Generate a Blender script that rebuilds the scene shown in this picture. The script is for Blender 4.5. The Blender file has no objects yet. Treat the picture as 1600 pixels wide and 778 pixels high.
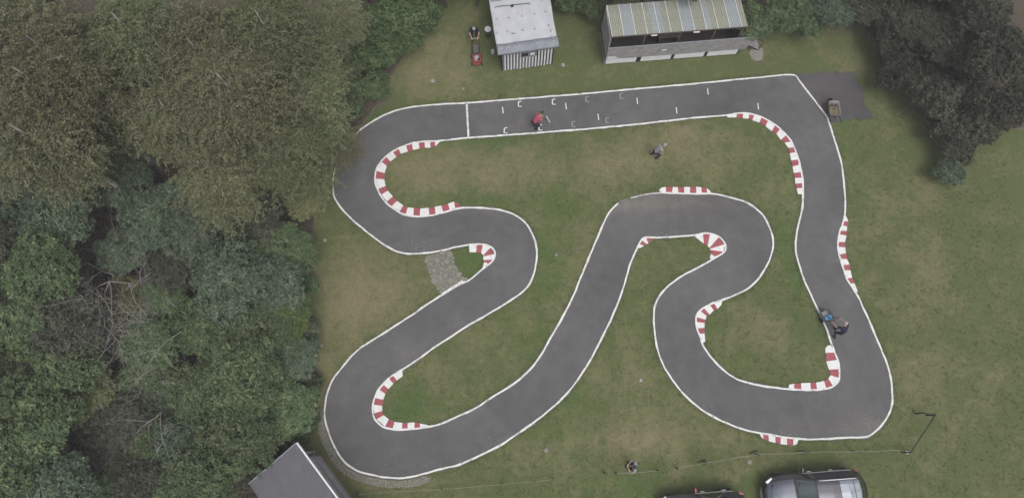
import bpy, bmesh, math, random
import numpy as np
from mathutils import Vector, Matrix, noise
from mathutils.geometry import tessellate_polygon

R = math.radians
random.seed(7)
C = bpy.context.scene.collection
scene = bpy.context.scene

# ------------------------------------------------------------------ camera
CAM_H, TILT, FPX = 33.0, R(15.0), 1066.0
cam_d = bpy.data.cameras.new('camera')
cam_d.sensor_width = 36.0
cam_d.lens = 36.0 * FPX / 1600.0
cam_d.clip_end = 2000
cam = bpy.data.objects.new('camera', cam_d)
cam.location = (0, 0, CAM_H)
cam.rotation_euler = (TILT, 0, 0)
C.objects.link(cam)
scene.camera = cam

# ------------------------------------------------------------------ sky, sun
SUN_EL, SUN_ROT = R(64), R(150)
w = bpy.data.worlds.new('World'); scene.world = w; w.use_nodes = True
nt = w.node_tree; nt.nodes.clear()
sky = nt.nodes.new('ShaderNodeTexSky'); sky.sky_type = 'NISHITA'; sky.sun_disc = False
sky.sun_elevation = SUN_EL; sky.sun_rotation = SUN_ROT
sky.air_density = 1.0; sky.dust_density = 4.0; sky.ozone_density = 1.0
hsv = nt.nodes.new('ShaderNodeHueSaturation'); hsv.inputs['Saturation'].default_value = 0.22
tc = nt.nodes.new('ShaderNodeTexCoord')
nz = nt.nodes.new('ShaderNodeTexNoise'); nz.inputs['Scale'].default_value = 13.0; nz.inputs['Detail'].default_value = 9
rmp = nt.nodes.new('ShaderNodeMapRange'); rmp.inputs[1].default_value = .38; rmp.inputs[2].default_value = .64
rmp.inputs[3].default_value = .62; rmp.inputs[4].default_value = 1.5
mul = nt.nodes.new('ShaderNodeMixRGB'); mul.blend_type = 'MULTIPLY'; mul.inputs[0].default_value = 1
bg = nt.nodes.new('ShaderNodeBackground'); bg.inputs['Strength'].default_value = 0.125
wo = nt.nodes.new('ShaderNodeOutputWorld')
L = nt.links.new
L(sky.outputs[0], hsv.inputs['Color']); L(tc.outputs['Generated'], nz.inputs['Vector'])
L(nz.outputs[0], rmp.inputs[0]); L(hsv.outputs[0], mul.inputs[1]); L(rmp.outputs[0], mul.inputs[2])
L(mul.outputs[0], bg.inputs['Color']); L(bg.outputs[0], wo.inputs['Surface'])
sd = bpy.data.lights.new('sun', 'SUN'); sd.energy = 0.7; sd.angle = R(25); sd.color = (1, .96, .92)
so = bpy.data.objects.new('sun', sd)
sdir = Vector((math.sin(SUN_ROT) * math.cos(SUN_EL), math.cos(SUN_ROT) * math.cos(SUN_EL), math.sin(SUN_EL)))
so.rotation_euler = sdir.to_track_quat('Z', 'Y').to_euler(); C.objects.link(so)
scene.view_settings.view_transform = 'Standard'
scene.view_settings.look = 'None'
scene.view_settings.exposure = 0.47
scene.view_settings.gamma = 1.0

# ------------------------------------------------------------------ surveying: photograph pixel -> point of the place
ct, st = math.cos(TILT), math.sin(TILT)
def at(px, py, z=0.0):
    dx = (px - 800) / FPX; dy = -(py - 389) / FPX
    yy = dy * ct + st; zz = dy * st - ct
    t = (CAM_H - z) / (-zz)
    return Vector((dx * t, yy * t, z))

def crop(ox, oy, s):
    return lambda x, y: (ox + x / s, oy + y / s)

# ------------------------------------------------------------------ materials
def new_mat(name):
    m = bpy.data.materials.new(name); m.use_nodes = True
    n = m.node_tree.nodes; b = n['Principled BSDF']
    return m, m.node_tree, b

def mat(name, col, rough=.8, metal=0, var=.18, scale=6, bump=.0, spec=.3, coat=0, wear=None, wear_amt=.5, wear_scale=3):
    """plain painted or raw surface with mottling"""
    m, t, b = new_mat(name)
    tcn = t.nodes.new('ShaderNodeTexCoord')
    n1 = t.nodes.new('ShaderNodeTexNoise'); n1.inputs['Scale'].default_value = scale; n1.inputs['Detail'].default_value = 7
    n1.inputs['Roughness'].default_value = .65
    t.links.new(tcn.outputs['Object'], n1.inputs['Vector'])
    mr = t.nodes.new('ShaderNodeMapRange'); mr.inputs[1].default_value = .3; mr.inputs[2].default_value = .7
    mr.inputs[3].default_value = 1 - var; mr.inputs[4].default_value = 1 + var
    t.links.new(n1.outputs[0], mr.inputs[0])
    mx = t.nodes.new('ShaderNodeMixRGB'); mx.blend_type = 'MULTIPLY'; mx.inputs[0].default_value = 1
    mx.inputs[1].default_value = (*[c_ * .84 for c_ in col], 1); t.links.new(mr.outputs[0], mx.inputs[2])
    out = mx.outputs[0]
    if wear:
        n2 = t.nodes.new('ShaderNodeTexNoise'); n2.inputs['Scale'].default_value = wear_scale; n2.inputs['Detail'].default_value = 9
        n2.inputs['Roughness'].default_value = .75
        t.links.new(tcn.outputs['Object'], n2.inputs['Vector'])
        m2 = t.nodes.new('ShaderNodeMapRange'); m2.inputs[1].default_value = .52; m2.inputs[2].default_value = .7
        m2.inputs[3].default_value = 0; m2.inputs[4].default_value = wear_amt
        t.links.new(n2.outputs[0], m2.inputs[0])
        mw = t.nodes.new('ShaderNodeMixRGB'); mw.inputs[2].default_value = (*wear, 1)
        t.links.new(m2.outputs[0], mw.inputs[0]); t.links.new(out, mw.inputs[1]); out = mw.outputs[0]
    t.links.new(out, b.inputs['Base Color'])
    b.inputs['Roughness'].default_value = rough; b.inputs['Metallic'].default_value = metal
    b.inputs['Specular IOR Level'].default_value = spec
    if coat: b.inputs['Coat Weight'].default_value = coat; b.inputs['Coat Roughness'].default_value = .04
    if bump:
        bp = t.nodes.new('ShaderNodeBump'); bp.inputs['Strength'].default_value = bump; bp.inputs['Distance'].default_value = .02
        t.links.new(n1.outputs[0], bp.inputs['Height']); t.links.new(bp.outputs[0], b.inputs['Normal'])
    return m

def leaf_mat(name, c1, c2, c3):
    """c1..c3: range of leaf colours, picked per leaf by its own random value"""
    m, t, b = new_mat(name)
    at_ = t.nodes.new('ShaderNodeAttribute'); at_.attribute_name = 'leafrand'
    cr = t.nodes.new('ShaderNodeValToRGB'); e = cr.color_ramp.elements
    e[0].position = 0; e[0].color = (*c1, 1); e[1].position = 1; e[1].color = (*c3, 1)
    k = e.new(.55); k.color = (*c2, 1)
    t.links.new(at_.outputs['Fac'], cr.inputs[0])
    oi = t.nodes.new('ShaderNodeObjectInfo')
    hs = t.nodes.new('ShaderNodeHueSaturation')
    mr = t.nodes.new('ShaderNodeMapRange'); mr.inputs[3].default_value = .8; mr.inputs[4].default_value = 1.25
    t.links.new(oi.outputs['Random'], mr.inputs[0]); t.links.new(mr.outputs[0], hs.inputs['Value'])
    mh = t.nodes.new('ShaderNodeMapRange'); mh.inputs[3].default_value = .492; mh.inputs[4].default_value = .508
    t.links.new(oi.outputs['Random'], mh.inputs[0]); t.links.new(mh.outputs[0], hs.inputs['Hue'])
    t.links.new(cr.outputs[0], hs.inputs['Color'])
    t.links.new(hs.outputs[0], b.inputs['Base Color'])
    b.inputs['Roughness'].default_value = .6; b.inputs['Specular IOR Level'].default_value = .25
    tr = t.nodes.new('ShaderNodeBsdfTranslucent'); t.links.new(hs.outputs[0], tr.inputs['Color'])
    mx = t.nodes.new('ShaderNodeMixShader'); mx.inputs[0].default_value = .22
    t.links.new(b.outputs[0], mx.inputs[1]); t.links.new(tr.outputs[0], mx.inputs[2])
    t.links.new(mx.outputs[0], t.nodes['Material Output'].inputs['Surface'])
    return m

M = {}
M['white_paint'] = mat('white_paint', (.80, .80, .79), .7, var=.06, scale=3, wear=(.22, .21, .20), wear_amt=.5, wear_scale=5)
M['line_paint'] = mat('line_paint', (.80, .80, .78), .75, var=.08, scale=3, wear=(.15, .145, .13), wear_amt=.95, wear_scale=4.5)
M['faint_paint'] = mat('faint_paint', (.34, .34, .33), .8, var=.15, scale=9, wear=(.14, .135, .14), wear_amt=.9, wear_scale=9)
M['red_paint'] = mat('red_paint', (.37, .095, .11), .7, var=.14, scale=3, wear=(.24, .13, .125), wear_amt=.75, wear_scale=4)
M['board_white'] = mat('board_white', (.78, .79, .81), .7, var=.1, scale=8, wear=(.25, .24, .22), wear_amt=.5)
M['board_dark'] = mat('board_dark', (.018, .019, .024), .7, var=.3)
M['felt_white'] = mat('felt_white', (.50, .51, .54), .8, var=.10, scale=1.6, bump=.5, wear=(.34, .34, .36), wear_amt=.55, wear_scale=1.2)
M['felt_grey'] = mat('felt_grey', (.26, .28, .31), .85, var=.15, scale=3, bump=.3)
M['old_grey'] = mat('old_grey', (.34, .33, .33), .9, var=.25, scale=4, bump=.3, wear=(.34, .33, .34), wear_amt=.5, wear_scale=2)
M['dark_brown'] = mat('dark_brown', (.05, .042, .038), .9, var=.3)  # even dark brown for the stand's deck, back wall and right side wall
M['old_wood'] = mat('old_wood', (.13, .10, .08), .9, var=.35, scale=8)
M['panel_green'] = mat('panel_green', (.36, .37, .30), .6, var=.14, scale=2.5, wear=(.15, .16, .10), wear_amt=.6, wear_scale=2)
M['panel_grey'] = mat('panel_grey', (.38, .41, .42), .55, var=.12, scale=2.5, wear=(.2, .22, .17), wear_amt=.5, wear_scale=2)
M['slate'] = mat('slate', (.125, .122, .135), .8, var=.10, scale=2.2, bump=.15, wear=(.16, .15, .15), wear_amt=.5)
M['stone'] = mat('stone', (.27, .26, .225), .95, var=.3, scale=7, bump=.6, wear=(.13, .13, .08), wear_amt=.6)
M['scuff'] = mat('scuff', (.17, .165, .165), .9, var=.2, scale=9, wear=(.1, .098, .1), wear_amt=1, wear_scale=12)
M['bed'] = mat('bed', (.225, .215, .18), .95, var=.4, scale=9, bump=.5, wear=(.09, .12, .05), wear_amt=.9, wear_scale=4)
M['pale_stone'] = mat('pale_stone', (.34, .34, .32), .95, var=.2, scale=9, bump=.4)
M['weight'] = mat('weight', (.46, .46, .48), .95, var=.25, scale=9)
M['soil'] = mat('soil', (.06, .05, .04), .95, var=.3)
M['rubber'] = mat('rubber', (.02, .02, .022), .85, var=.2)
M['black_metal'] = mat('black_metal', (.03, .03, .032), .5, metal=.3)
M['steel'] = mat('steel', (.5, .5, .52), .35, metal=.9, var=.08)
M['alloy'] = mat('alloy', (.45, .46, .48), .3, metal=.9, var=.06)
M['car_black'] = mat('car_black', (.012, .012, .016), .25, var=.1, spec=.6, coat=1)
M['car_hood'] = M['car_black']
M['glass_dark'] = mat('glass_dark', (.012, .016, .018), .06, var=.1, spec=1.0, coat=1)
M['glass_shed'] = mat('glass_shed', (.03, .035, .04), .12, var=.1, spec=.8)
M['tail_red'] = mat('tail_red', (.28, .03, .035), .25, spec=.7, var=.1)
M['lamp_glass'] = mat('lamp_glass', (.5, .52, .55), .1, spec=.9, var=.05)
M['mower_red'] = mat('mower_red', (.26, .045, .045), .4, spec=.5)
M['engine_pale'] = mat('engine_pale', (.42, .40, .38), .5, var=.3, scale=20)
M['bag_grey'] = mat('bag_grey', (.12, .115, .12), .9, var=.2)
M['blue_plastic'] = mat('blue_plastic', (.12, .36, .62), .45, var=.15)
M['mesh_grey'] = mat('mesh_grey', (.32, .32, .33), .8, var=.3, scale=25)
M['barrow_tub'] = mat('barrow_tub', (.27, .26, .26), .6, metal=.2, var=.15, wear=(.22, .15, .12), wear_amt=.5, wear_scale=6)
M['sand'] = mat('sand', (.19, .15, .095), .95, var=.25, scale=14, bump=.5)
M['rope'] = mat('rope', (.27, .25, .20), .9, var=.2)
M['post_wood'] = mat('post_wood', (.055, .048, .042), .95, var=.3)
M['skin'] = mat('skin', (.50, .30, .23), .6, var=.06)
M['hair_grey'] = mat('hair_grey', (.36, .34, .32), .85, var=.2, scale=30)
M['hair_brown'] = mat('hair_brown', (.07, .05, .04), .85, var=.2, scale=30)
M['navy'] = mat('navy', (.022, .026, .055), .9, var=.2, scale=8)
M['dark_trousers'] = mat('dark_trousers', (.02, .022, .03), .9, var=.2, scale=8)
M['grey_shirt'] = mat('grey_shirt', (.30, .29, .34), .9, var=.15, scale=8)
M['pale_shirt'] = mat('pale_shirt', (.36, .38, .42), .9, var=.12, scale=8)
M['red_jacket'] = mat('red_jacket', (.46, .085, .13), .75, var=.15, scale=8)
M['shoe'] = mat('shoe', (.05, .045, .045), .8)
M['eye'] = mat('eye', (.03, .02, .02), .3)
M['lip'] = mat('lip', (.35, .12, .10), .6)
M['bark'] = mat('bark', (.10, .085, .07), .95, var=.35, scale=5, bump=.4)
M['birch_bark'] = mat('birch_bark', (.36, .34, .31), .9, var=.3, scale=4, wear=(.06, .055, .05), wear_amt=.8, wear_scale=6)
M['dead_bark'] = mat('dead_bark', (.36, .33, .31), .95, var=.3, scale=5)
M['leaf_birch'] = leaf_mat('leaf_birch', (.098, .108, .054), (.165, .175, .092), (.25, .245, .145))
M['leaf_birch_green'] = leaf_mat('leaf_birch_green', (.070, .092, .040), (.132, .152, .072), (.21, .22, .115))
M['leaf_green'] = leaf_mat('leaf_green', (0.055, 0.087, 0.039), (0.103, 0.149, 0.066), (0.194, 0.233, 0.119))
M['leaf_teal'] = leaf_mat('leaf_teal', (0.052, 0.076, 0.049), (0.099, 0.137, 0.085), (0.179, 0.213, 0.137))
M['leaf_olive'] = leaf_mat('leaf_olive', (0.092, 0.103, 0.046), (0.149, 0.161, 0.069), (0.23, 0.23, 0.115))
M['leaf_yellow'] = leaf_mat('leaf_yellow', *[tuple(c_ * k_ for c_, k_ in zip(q_, (.66, .78, .9))) for q_ in ((0.103, 0.132, 0.04), (0.172, 0.201, 0.057), (0.253, 0.27, 0.092))])
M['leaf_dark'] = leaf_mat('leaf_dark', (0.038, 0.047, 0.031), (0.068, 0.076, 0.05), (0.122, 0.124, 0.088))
M['leaf_hedge'] = leaf_mat('leaf_hedge', (0.047, 0.083, 0.033), (0.091, 0.137, 0.054), (0.16, 0.202, 0.093))
M['leaf_brown'] = leaf_mat('leaf_brown', (.038, .040, .026), (.070, .072, .048), (.120, .115, .080))

# ------------------------------------------------------------------ mesh helpers
class MB:
    def __init__(s): s.v = []; s.f = []; s.m = []
    def add(s, vs, fs, mi=0):
        o = len(s.v); s.v += [tuple(v) for v in vs]
        s.f += [tuple(i + o for i in f) for f in fs]; s.m += [mi] * len(fs)
    def box(s, c, d, rot=None, mi=0, taper=1.0):
        x, y, z = d[0] / 2, d[1] / 2, d[2] / 2
        vs = [Vector((sx * x * (taper if sz > 0 else 1), sy * y * (taper if sz > 0 else 1), sz * z)) for sz in (-1, 1) for sy in (-1, 1) for sx in (-1, 1)]
        if rot is not None: vs = [rot @ v for v in vs]
        vs = [v + Vector(c) for v in vs]
        s.add(vs, [(0, 2, 3, 1), (4, 5, 7, 6), (0, 1, 5, 4), (2, 6, 7, 3), (0, 4, 6, 2), (1, 3, 7, 5)], mi)
    def prism(s, poly, z0, z1, mi=0):
        n = len(poly); vs = [(p[0], p[1], z0) for p in poly] + [(p[0], p[1], z1) for p in poly]
        a = sum(poly[i][0] * poly[(i + 1) % n][1] - poly[(i + 1) % n][0] * poly[i][1] for i in range(n))
        up = tuple(range(n, 2 * n)); dn = tuple(range(n - 1, -1, -1))
        side = [(i, (i + 1) % n, n + (i + 1) % n, n + i) for i in range(n)]
        if a < 0:
            up = up[::-1]; dn = dn[::-1]; side = [q[::-1] for q in side]
        s.add(vs, [up, dn] + side, mi)
    def tube(s, pts, rad, n=6, mi=0, cap=True):
        pts = [Vector(p) for p in pts]
        if not hasattr(rad, '__len__'): rad = [rad] * len(pts)
        vs = []; prev = None
        for i, p in enumerate(pts):
            d = (pts[min(i + 1, len(pts) - 1)] - pts[max(i - 1, 0)])
            if d.length < 1e-6: d = Vector((0, 0, 1))
            d.normalize()
            u = d.orthogonal().normalized() if prev is None else (prev - d * prev.dot(d)).normalized()
            prev = u; v = d.cross(u)
            for k in range(n):
                a = 2 * math.pi * k / n
                vs.append(p + (u * math.cos(a) + v * math.sin(a)) * rad[i])
        fs = []
        for i in range(len(pts) - 1):
            for k in range(n):
                fs.append((i * n + k, i * n + (k + 1) % n, (i + 1) * n + (k + 1) % n, (i + 1) * n + k))
        if cap: fs += [tuple(range(n - 1, -1, -1)), tuple(range((len(pts) - 1) * n, len(pts) * n))]
        s.add(vs, fs, mi)
    def lathe(s, prof, n=20, mat4=None, mi=0):
        vs = []
        for r, z in prof:
            for k in range(n):
                a = 2 * math.pi * k / n; vs.append(Vector((r * math.cos(a), r * math.sin(a), z)))
        if mat4 is not None: vs = [mat4 @ v for v in vs]
        fs = []
        for i in range(len(prof) - 1):
            for k in range(n): fs.append((i * n + k, i * n + (k + 1) % n, (i + 1) * n + (k + 1) % n, (i + 1) * n + k))
        fs += [tuple(range(n - 1, -1, -1)), tuple(range((len(prof) - 1) * n, len(prof) * n))]
        s.add(vs, fs, mi)
    def grid(s, rows, mi=0, flip=False):
        nr, nc = len(rows), len(rows[0]); vs = [v for r in rows for v in r]
        fs = [(i * nc + j, i * nc + j + 1, (i + 1) * nc + j + 1, (i + 1) * nc + j) for i in range(nr - 1) for j in range(nc - 1)]
        if flip: fs = [f[::-1] for f in fs]
        s.add(vs, fs, mi)
    def mesh(s, name, mats, smooth=False):
        me = bpy.data.meshes.new(name); me.from_pydata([tuple(v) for v in s.v], [], s.f); me.validate()
        for m in (mats if isinstance(mats, (list, tuple)) else [mats]): me.materials.append(m)
        if any(s.m) and len(me.polygons) == len(s.m): me.polygons.foreach_set('material_index', s.m)
        if smooth: me.polygons.foreach_set('use_smooth', [True] * len(me.polygons))
        me.update(); return me
    def obj(s, name, mats, parent=None, smooth=False):
        return link(name, s.mesh(name, mats, smooth), parent)

def link(name, me, parent=None, loc=None):
    o = bpy.data.objects.new(name, me); C.objects.link(o)
    if parent is not None: o.parent = parent
    if loc is not None: o.location = loc
    return o
def tag(o, label, cat, group=None):
    o['label'] = label; o['category'] = cat
    if group: o['group'] = group
    return o
def thing(name, label, cat, loc=(0, 0, 0), rz=0, group=None):
    o = bpy.data.objects.new(name, None); C.objects.link(o); o.empty_display_size = .3
    o.location = loc; o.rotation_euler = (0, 0, rz)
    return tag(o, label, cat, group)
def struct(o, kind='structure'):
    o['kind'] = kind; return o
def bevel(o, wd=.01, seg=2):
    md = o.modifiers.new('bevel', 'BEVEL'); md.width = wd; md.segments = seg; md.limit_method = 'ANGLE'; return o

# ------------------------------------------------------------------ surveyed outline of the circuit
outer_px = [(728.9,161.7),(687.1,163.7),(650.4,167.1),(623.6,172.1),(600.3,180.5),(578.5,192.8),(560.2,206.2),(548.8,218.5),(535,237),(527.4,255.2),(521.7,271.9),(520.1,290.3),(521.7,305.4),(528,318.5),(545.1,338.1),(563.5,354.5),(586.9,373.2),(612,389.6),(625.4,394.6),(638.7,396.6),(663.8,395.6),(687.2,392.3),(710.6,386.6),(730.7,382.9),(749.1,381.6),(762.4,383.8),(770.1,388.6),(773.5,395.6),(771.5,404.7),(765.8,411.5),(756.2,418.6),(734.6,437.1),(723.8,441.5),(708.4,450.4),(692.9,459.6),(665.2,477.2),(640.5,494.2),(612.7,512.1),(584.9,529.7),(563.3,543.6),(547.9,557.4),(535.5,572.9),(523.2,588.3),(515.5,602.2),(509.5,624),(507.5,644),(509.4,660.8),(517.3,684.6),(529.9,709.9),(542.5,724.7),(559.3,735.1),(581.7,741.5),(604.1,745.2),(623.7,746.3),(643.3,744.3),(671.3,737),(693.7,730.9),(716.1,725.8),(746.9,712.5),(782.5,694.8),(810,676.3),(837.5,657),(860,638.8),(878.5,622),(896.4,601.2),(917.6,570.1),(933.2,541.8),(947.3,513.6),(958.6,489.5),(968.5,465.5),(977.1,439.5),(982.9,417.9),(988.5,402.4),(995.6,387.6),(1001.3,376.5),(1008.3,371.4),(1030.9,371.3),(1059.2,369.6),(1084.7,367.6),(1098.8,365),(1112.9,365.9),(1124.2,370.7),(1132.2,379.7),(1133.6,388.2),(1128.9,395.9),(1112.9,405.2),(1098.8,413.7),(1084.7,421.3),(1067.7,429.8),(1052.8,439.9),(1039.2,451.3),(1029.3,464),(1022.3,481),(1021.4,496.6),(1023.1,522),(1027.1,544.7),(1033.6,564.5),(1043.5,582.9),(1057.6,602.7),(1074.6,621.9),(1098,641),(1122.5,654.8),(1150,666.5),(1175,673.8),(1200,678.3),(1225,682.5),(1250,685.3),(1275,685.8),(1300,684.8),(1325,683.3),(1350,682.5),(1360,678.8),(1372.5,668.8),(1382.5,656.3),(1390,642.5),(1393.9,627),(1392.9,607.1),(1391.2,590.4),(1385.7,568.7),(1374,540.3),(1360.7,508.5),(1347.3,478.4),(1337.3,458.4),(1323.9,438.1),(1316.8,417.9),(1310.6,398.1),(1308.8,382.6),(1311.2,364.2),(1316.8,347.2),(1319.6,335.9),(1320.2,319),(1319.1,293.5),(1316.8,273.7),(1314,253.9),(1308.3,234.1),(1303.5,219.6),(1295.6,193.7),(1289.9,180.9),(1277.2,164),(1263.1,145.6),(1249,127.2),(1241.5,118.5),(1223.5,117.9),(1196,120.9),(1155.3,124.6),(1104.5,129.8),(1047.9,134.9),(991.4,139.9),(934.8,145.1),(900,148.2),(850,152.1),(820.8,154.4),(767.3,158.6)]
inner_px = [(900,203.5),(834.2,208.5),(780.7,212.5),(732.2,215.9),(707.2,218.5),(684.8,220.6),(660.5,221.8),(643.8,224.5),(627,230.2),(612,238.5),(598.6,249.5),(588.9,263.6),(585.9,277),(587.9,290.3),(595.3,306),(605.3,318.7),(620.4,330),(633.7,336),(650.5,338.3),(670.5,337.5),(690.6,333.1),(707.3,328.1),(720.7,325.1),(740.7,324.8),(764.1,326.1),(784.2,329.1),(800.9,334.5),(816,343.8),(826,355.5),(834.3,372.2),(838,386),(838.4,402),(834.9,425.3),(827.2,443.8),(813.3,458.7),(788.6,475),(757.7,493.6),(726.9,511.2),(702.2,527.5),(677.5,543.6),(653.5,561.1),(632.1,575.4),(617.5,583.4),(603.8,594.6),(591.5,609),(584.2,625.8),(582.2,641.2),(585.9,653.8),(595.7,664.2),(606.9,669.2),(623.7,670.9),(646.1,669.5),(660.1,668.1),(676.9,665.4),(696.5,658.6),(716.1,649.6),(741.3,638.4),(770.5,619.2),(794.8,604.7),(814,590.3),(833,571.4),(846.5,552.5),(859.6,529.1),(873.7,505.1),(885.1,483.8),(895,464),(905,439.5),(915,415.1),(926.3,388.2),(937.6,361.4),(946.1,342.6),(954.6,328.8),(965.9,318.4),(985.7,309.9),(1005.5,304.8),(1028.1,302),(1047.9,302),(1076.2,303.1),(1110.1,303.1),(1129.9,306.2),(1149.9,311.2),(1165.5,316.7),(1179.5,325.2),(1191.5,336.2),(1200.6,352.5),(1207.2,372.1),(1206.8,389.6),(1200.9,408.5),(1192.4,424.5),(1181.2,439.5),(1166.8,451.7),(1143.4,463.1),(1127.5,469),(1111.4,474.5),(1098.6,481),(1090.2,489.5),(1087.3,499.4),(1089.3,513.6),(1094.4,529.1),(1098.9,540.4),(1106,551.7),(1116.9,564.9),(1133,580.5),(1145.3,588.5),(1157.8,594.6),(1186.9,602.1),(1213.6,605.4),(1233.7,607.9),(1260.4,609.1),(1285.1,608.1),(1300.5,603.7),(1308.9,595.4),(1311.5,583.7),(1309.9,567),(1303.8,550.3),(1298.8,536.9),(1292.1,516.9),(1282.1,493.5),(1270.4,468.4),(1257,439.5),(1250.4,420.7),(1244.6,400.9),(1242.7,384),(1244.7,364.2),(1249,344.4),(1253.3,324.6),(1254.3,304.8),(1254,285),(1251.3,266.7),(1246.1,245.4),(1240.5,230.5),(1234.8,219.5),(1220.7,203.6),(1203.7,190.8),(1186.8,182.4),(1167,177.6),(1151,178),(1135.6,180.7),(1090.3,184.3),(1047.9,188.9),(991.4,195.1),(934.8,200.5)]

def smooth_loop(px, step=.12):
    P = [at(*p) for p in px]; n = len(P); out = []
    for i in range(n):
        p0, p1, p2, p3 = P[i - 1], P[i], P[(i + 1) % n], P[(i + 2) % n]
        k = max(1, int((p2 - p1).length / step))
        for j in range(k):
            t = j / k
            out.append(.5 * ((2 * p1) + (p2 - p0) * t + (2 * p0 - 5 * p1 + 4 * p2 - p3) * t * t + (3 * p1 - p0 - 3 * p2 + p3) * t ** 3))
    return out
OUT = smooth_loop(outer_px); INN = smooth_loop(inner_px)

def normals2(P):
    n = len(P); N = []
    for i in range(n):
        d = P[(i + 1) % n] - P[i - 1]; d.normalize(); N.append(Vector((-d.y, d.x, 0)))
    return N
def area(P): return sum(P[i - 1].x * P[i].y - P[i].x * P[i - 1].y for i in range(len(P))) / 2
def offset(P, d, jit=0, seed=0, fr=1.2):
    N = normals2(P); s = -1 if area(P) > 0 else 1       # positive d = away from the enclosed area
    return [p + n_ * s * (d + jit * noise.noise(Vector((p.x * fr, p.y * fr, seed)))) for p, n_ in zip(P, N)]

def inside(poly, X, Y):
    px = np.array([p[0] for p in poly]); py = np.array([p[1] for p in poly])
    r = np.zeros(len(X), bool); n = len(px)
    for i in range(n):
        x1, y1, x2, y2 = px[i - 1], py[i - 1], px[i], py[i]
        if y1 == y2: continue
        c = ((y1 > Y) != (y2 > Y)) & (X < (x2 - x1) * (Y - y1) / (y2 - y1) + x1)
        r ^= c
    return r

# ------------------------------------------------------------------ asphalt circuit
def asphalt_mat(name, base, warm):
    m, t, b = new_mat(name)
    g = t.nodes.new('ShaderNodeNewGeometry')
    def N(scale, det=6, rough=.6):
        n = t.nodes.new('ShaderNodeTexNoise'); n.inputs['Scale'].default_value = scale; n.inputs['Detail'].default_value = det
        n.inputs['Roughness'].default_value = rough; t.links.new(g.outputs['Position'], n.inputs['Vector']); return n
    def MR(src, a, b_, c, d):
        r = t.nodes.new('ShaderNodeMapRange'); r.inputs[1].default_value = a; r.inputs[2].default_value = b_
        r.inputs[3].default_value = c; r.inputs[4].default_value = d; t.links.new(src, r.inputs[0]); return r.outputs[0]
    big, mid, fine = N(.22, 4), N(1.6, 6), N(45, 3, .8)
    m1 = t.nodes.new('ShaderNodeMath'); m1.operation = 'MULTIPLY'
    t.links.new(MR(big.outputs[0], .3, .7, .82, 1.18), m1.inputs[0]); t.links.new(MR(mid.outputs[0], .3, .7, .89, 1.11), m1.inputs[1])
    m2 = t.nodes.new('ShaderNodeMath'); m2.operation = 'MULTIPLY'
    t.links.new(m1.outputs[0], m2.inputs[0]); t.links.new(MR(fine.outputs[0], .3, .7, .8, 1.2), m2.inputs[1])
    cm = t.nodes.new('ShaderNodeMixRGB'); cm.inputs[1].default_value = (*base, 1); cm.inputs[2].default_value = (*warm, 1)
    t.links.new(MR(N(.5, 5).outputs[0], .5, .75, 0, 1), cm.inputs[0])
    # pale dusty wear where soil washes onto the surface
    at_ = t.nodes.new('ShaderNodeAttribute'); at_.attribute_name = 'dust'
    dm = t.nodes.new('ShaderNodeMixRGB'); dm.inputs[2].default_value = (.20, .185, .15, 1)
    dn = t.nodes.new('ShaderNodeMath'); dn.operation = 'MULTIPLY'
    t.links.new(at_.outputs['Fac'], dn.inputs[0]); t.links.new(MR(N(3, 6).outputs[0], .3, .7, .3, 1), dn.inputs[1])
    t.links.new(dn.outputs[0], dm.inputs[0]); t.links.new(cm.outputs[0], dm.inputs[1])
    mx = t.nodes.new('ShaderNodeMixRGB'); mx.blend_type = 'MULTIPLY'; mx.inputs[0].default_value = 1
    t.links.new(dm.outputs[0], mx.inputs[1]); t.links.new(m2.outputs[0], mx.inputs[2])
    # small pale chippings in the surface
    vo = t.nodes.new('ShaderNodeTexVoronoi'); vo.inputs['Scale'].default_value = 7; t.links.new(g.outputs['Position'], vo.inputs['Vector'])
    sp = t.nodes.new('ShaderNodeMixRGB'); sp.inputs[2].default_value = (.3, .3, .29, 1)
    t.links.new(MR(vo.outputs['Distance'], .03, .07, .5, 0), sp.inputs[0]); t.links.new(mx.outputs[0], sp.inputs[1])
    t.links.new(sp.outputs[0], b.inputs['Base Color'])
    b.inputs['Roughness'].default_value = .9; b.inputs['Specular IOR Level'].default_value = .2
    bp = t.nodes.new('ShaderNodeBump'); bp.inputs['Strength'].default_value = .4; bp.inputs['Distance'].default_value = .01
    t.links.new(fine.outputs[0], bp.inputs['Height']); t.links.new(bp.outputs[0], b.inputs['Normal'])
    return m
M['asphalt'] = asphalt_mat('asphalt', (.107, .105, .106), (.116, .112, .109))
M['asphalt_old'] = asphalt_mat('asphalt_old', (.082, .077, .080), (.094, .087, .086))

ZA, ZK, ZL = .02, .034, .039
def poly_sheet(name, loops, z, m, skirt=True, parent=None):
    flat = [v for lp in loops for v in lp]
    tris = tessellate_polygon([[Vector((p.x, p.y, 0)) for p in lp] for lp in loops])
    mb = MB(); vs = [(p.x, p.y, z) for p in flat]; fs = []
    for t in tris:
        a, b, c = (flat[i] for i in t)
        fs.append(tuple(t) if (b.x - a.x) * (c.y - a.y) - (b.y - a.y) * (c.x - a.x) > 0 else tuple(t[::-1]))
    mb.add(vs, fs)
    if skirt:
        for lp in loops:
            n = len(lp); vs = [(p.x, p.y, z) for p in lp] + [(p.x, p.y, -.03) for p in lp]
            mb.add(vs, [(i, (i + 1) % n, n + (i + 1) % n, n + i) for i in range(n)])
    return mb.obj(name, m, parent)
OUTA = offset(OUT, .075, .09, 3, 2.0); INNA = offset(INN, -.075, .09, 5, 2.0)
trk = struct(poly_sheet('race_track', [OUTA, INNA], ZA, M['asphalt']))
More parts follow.
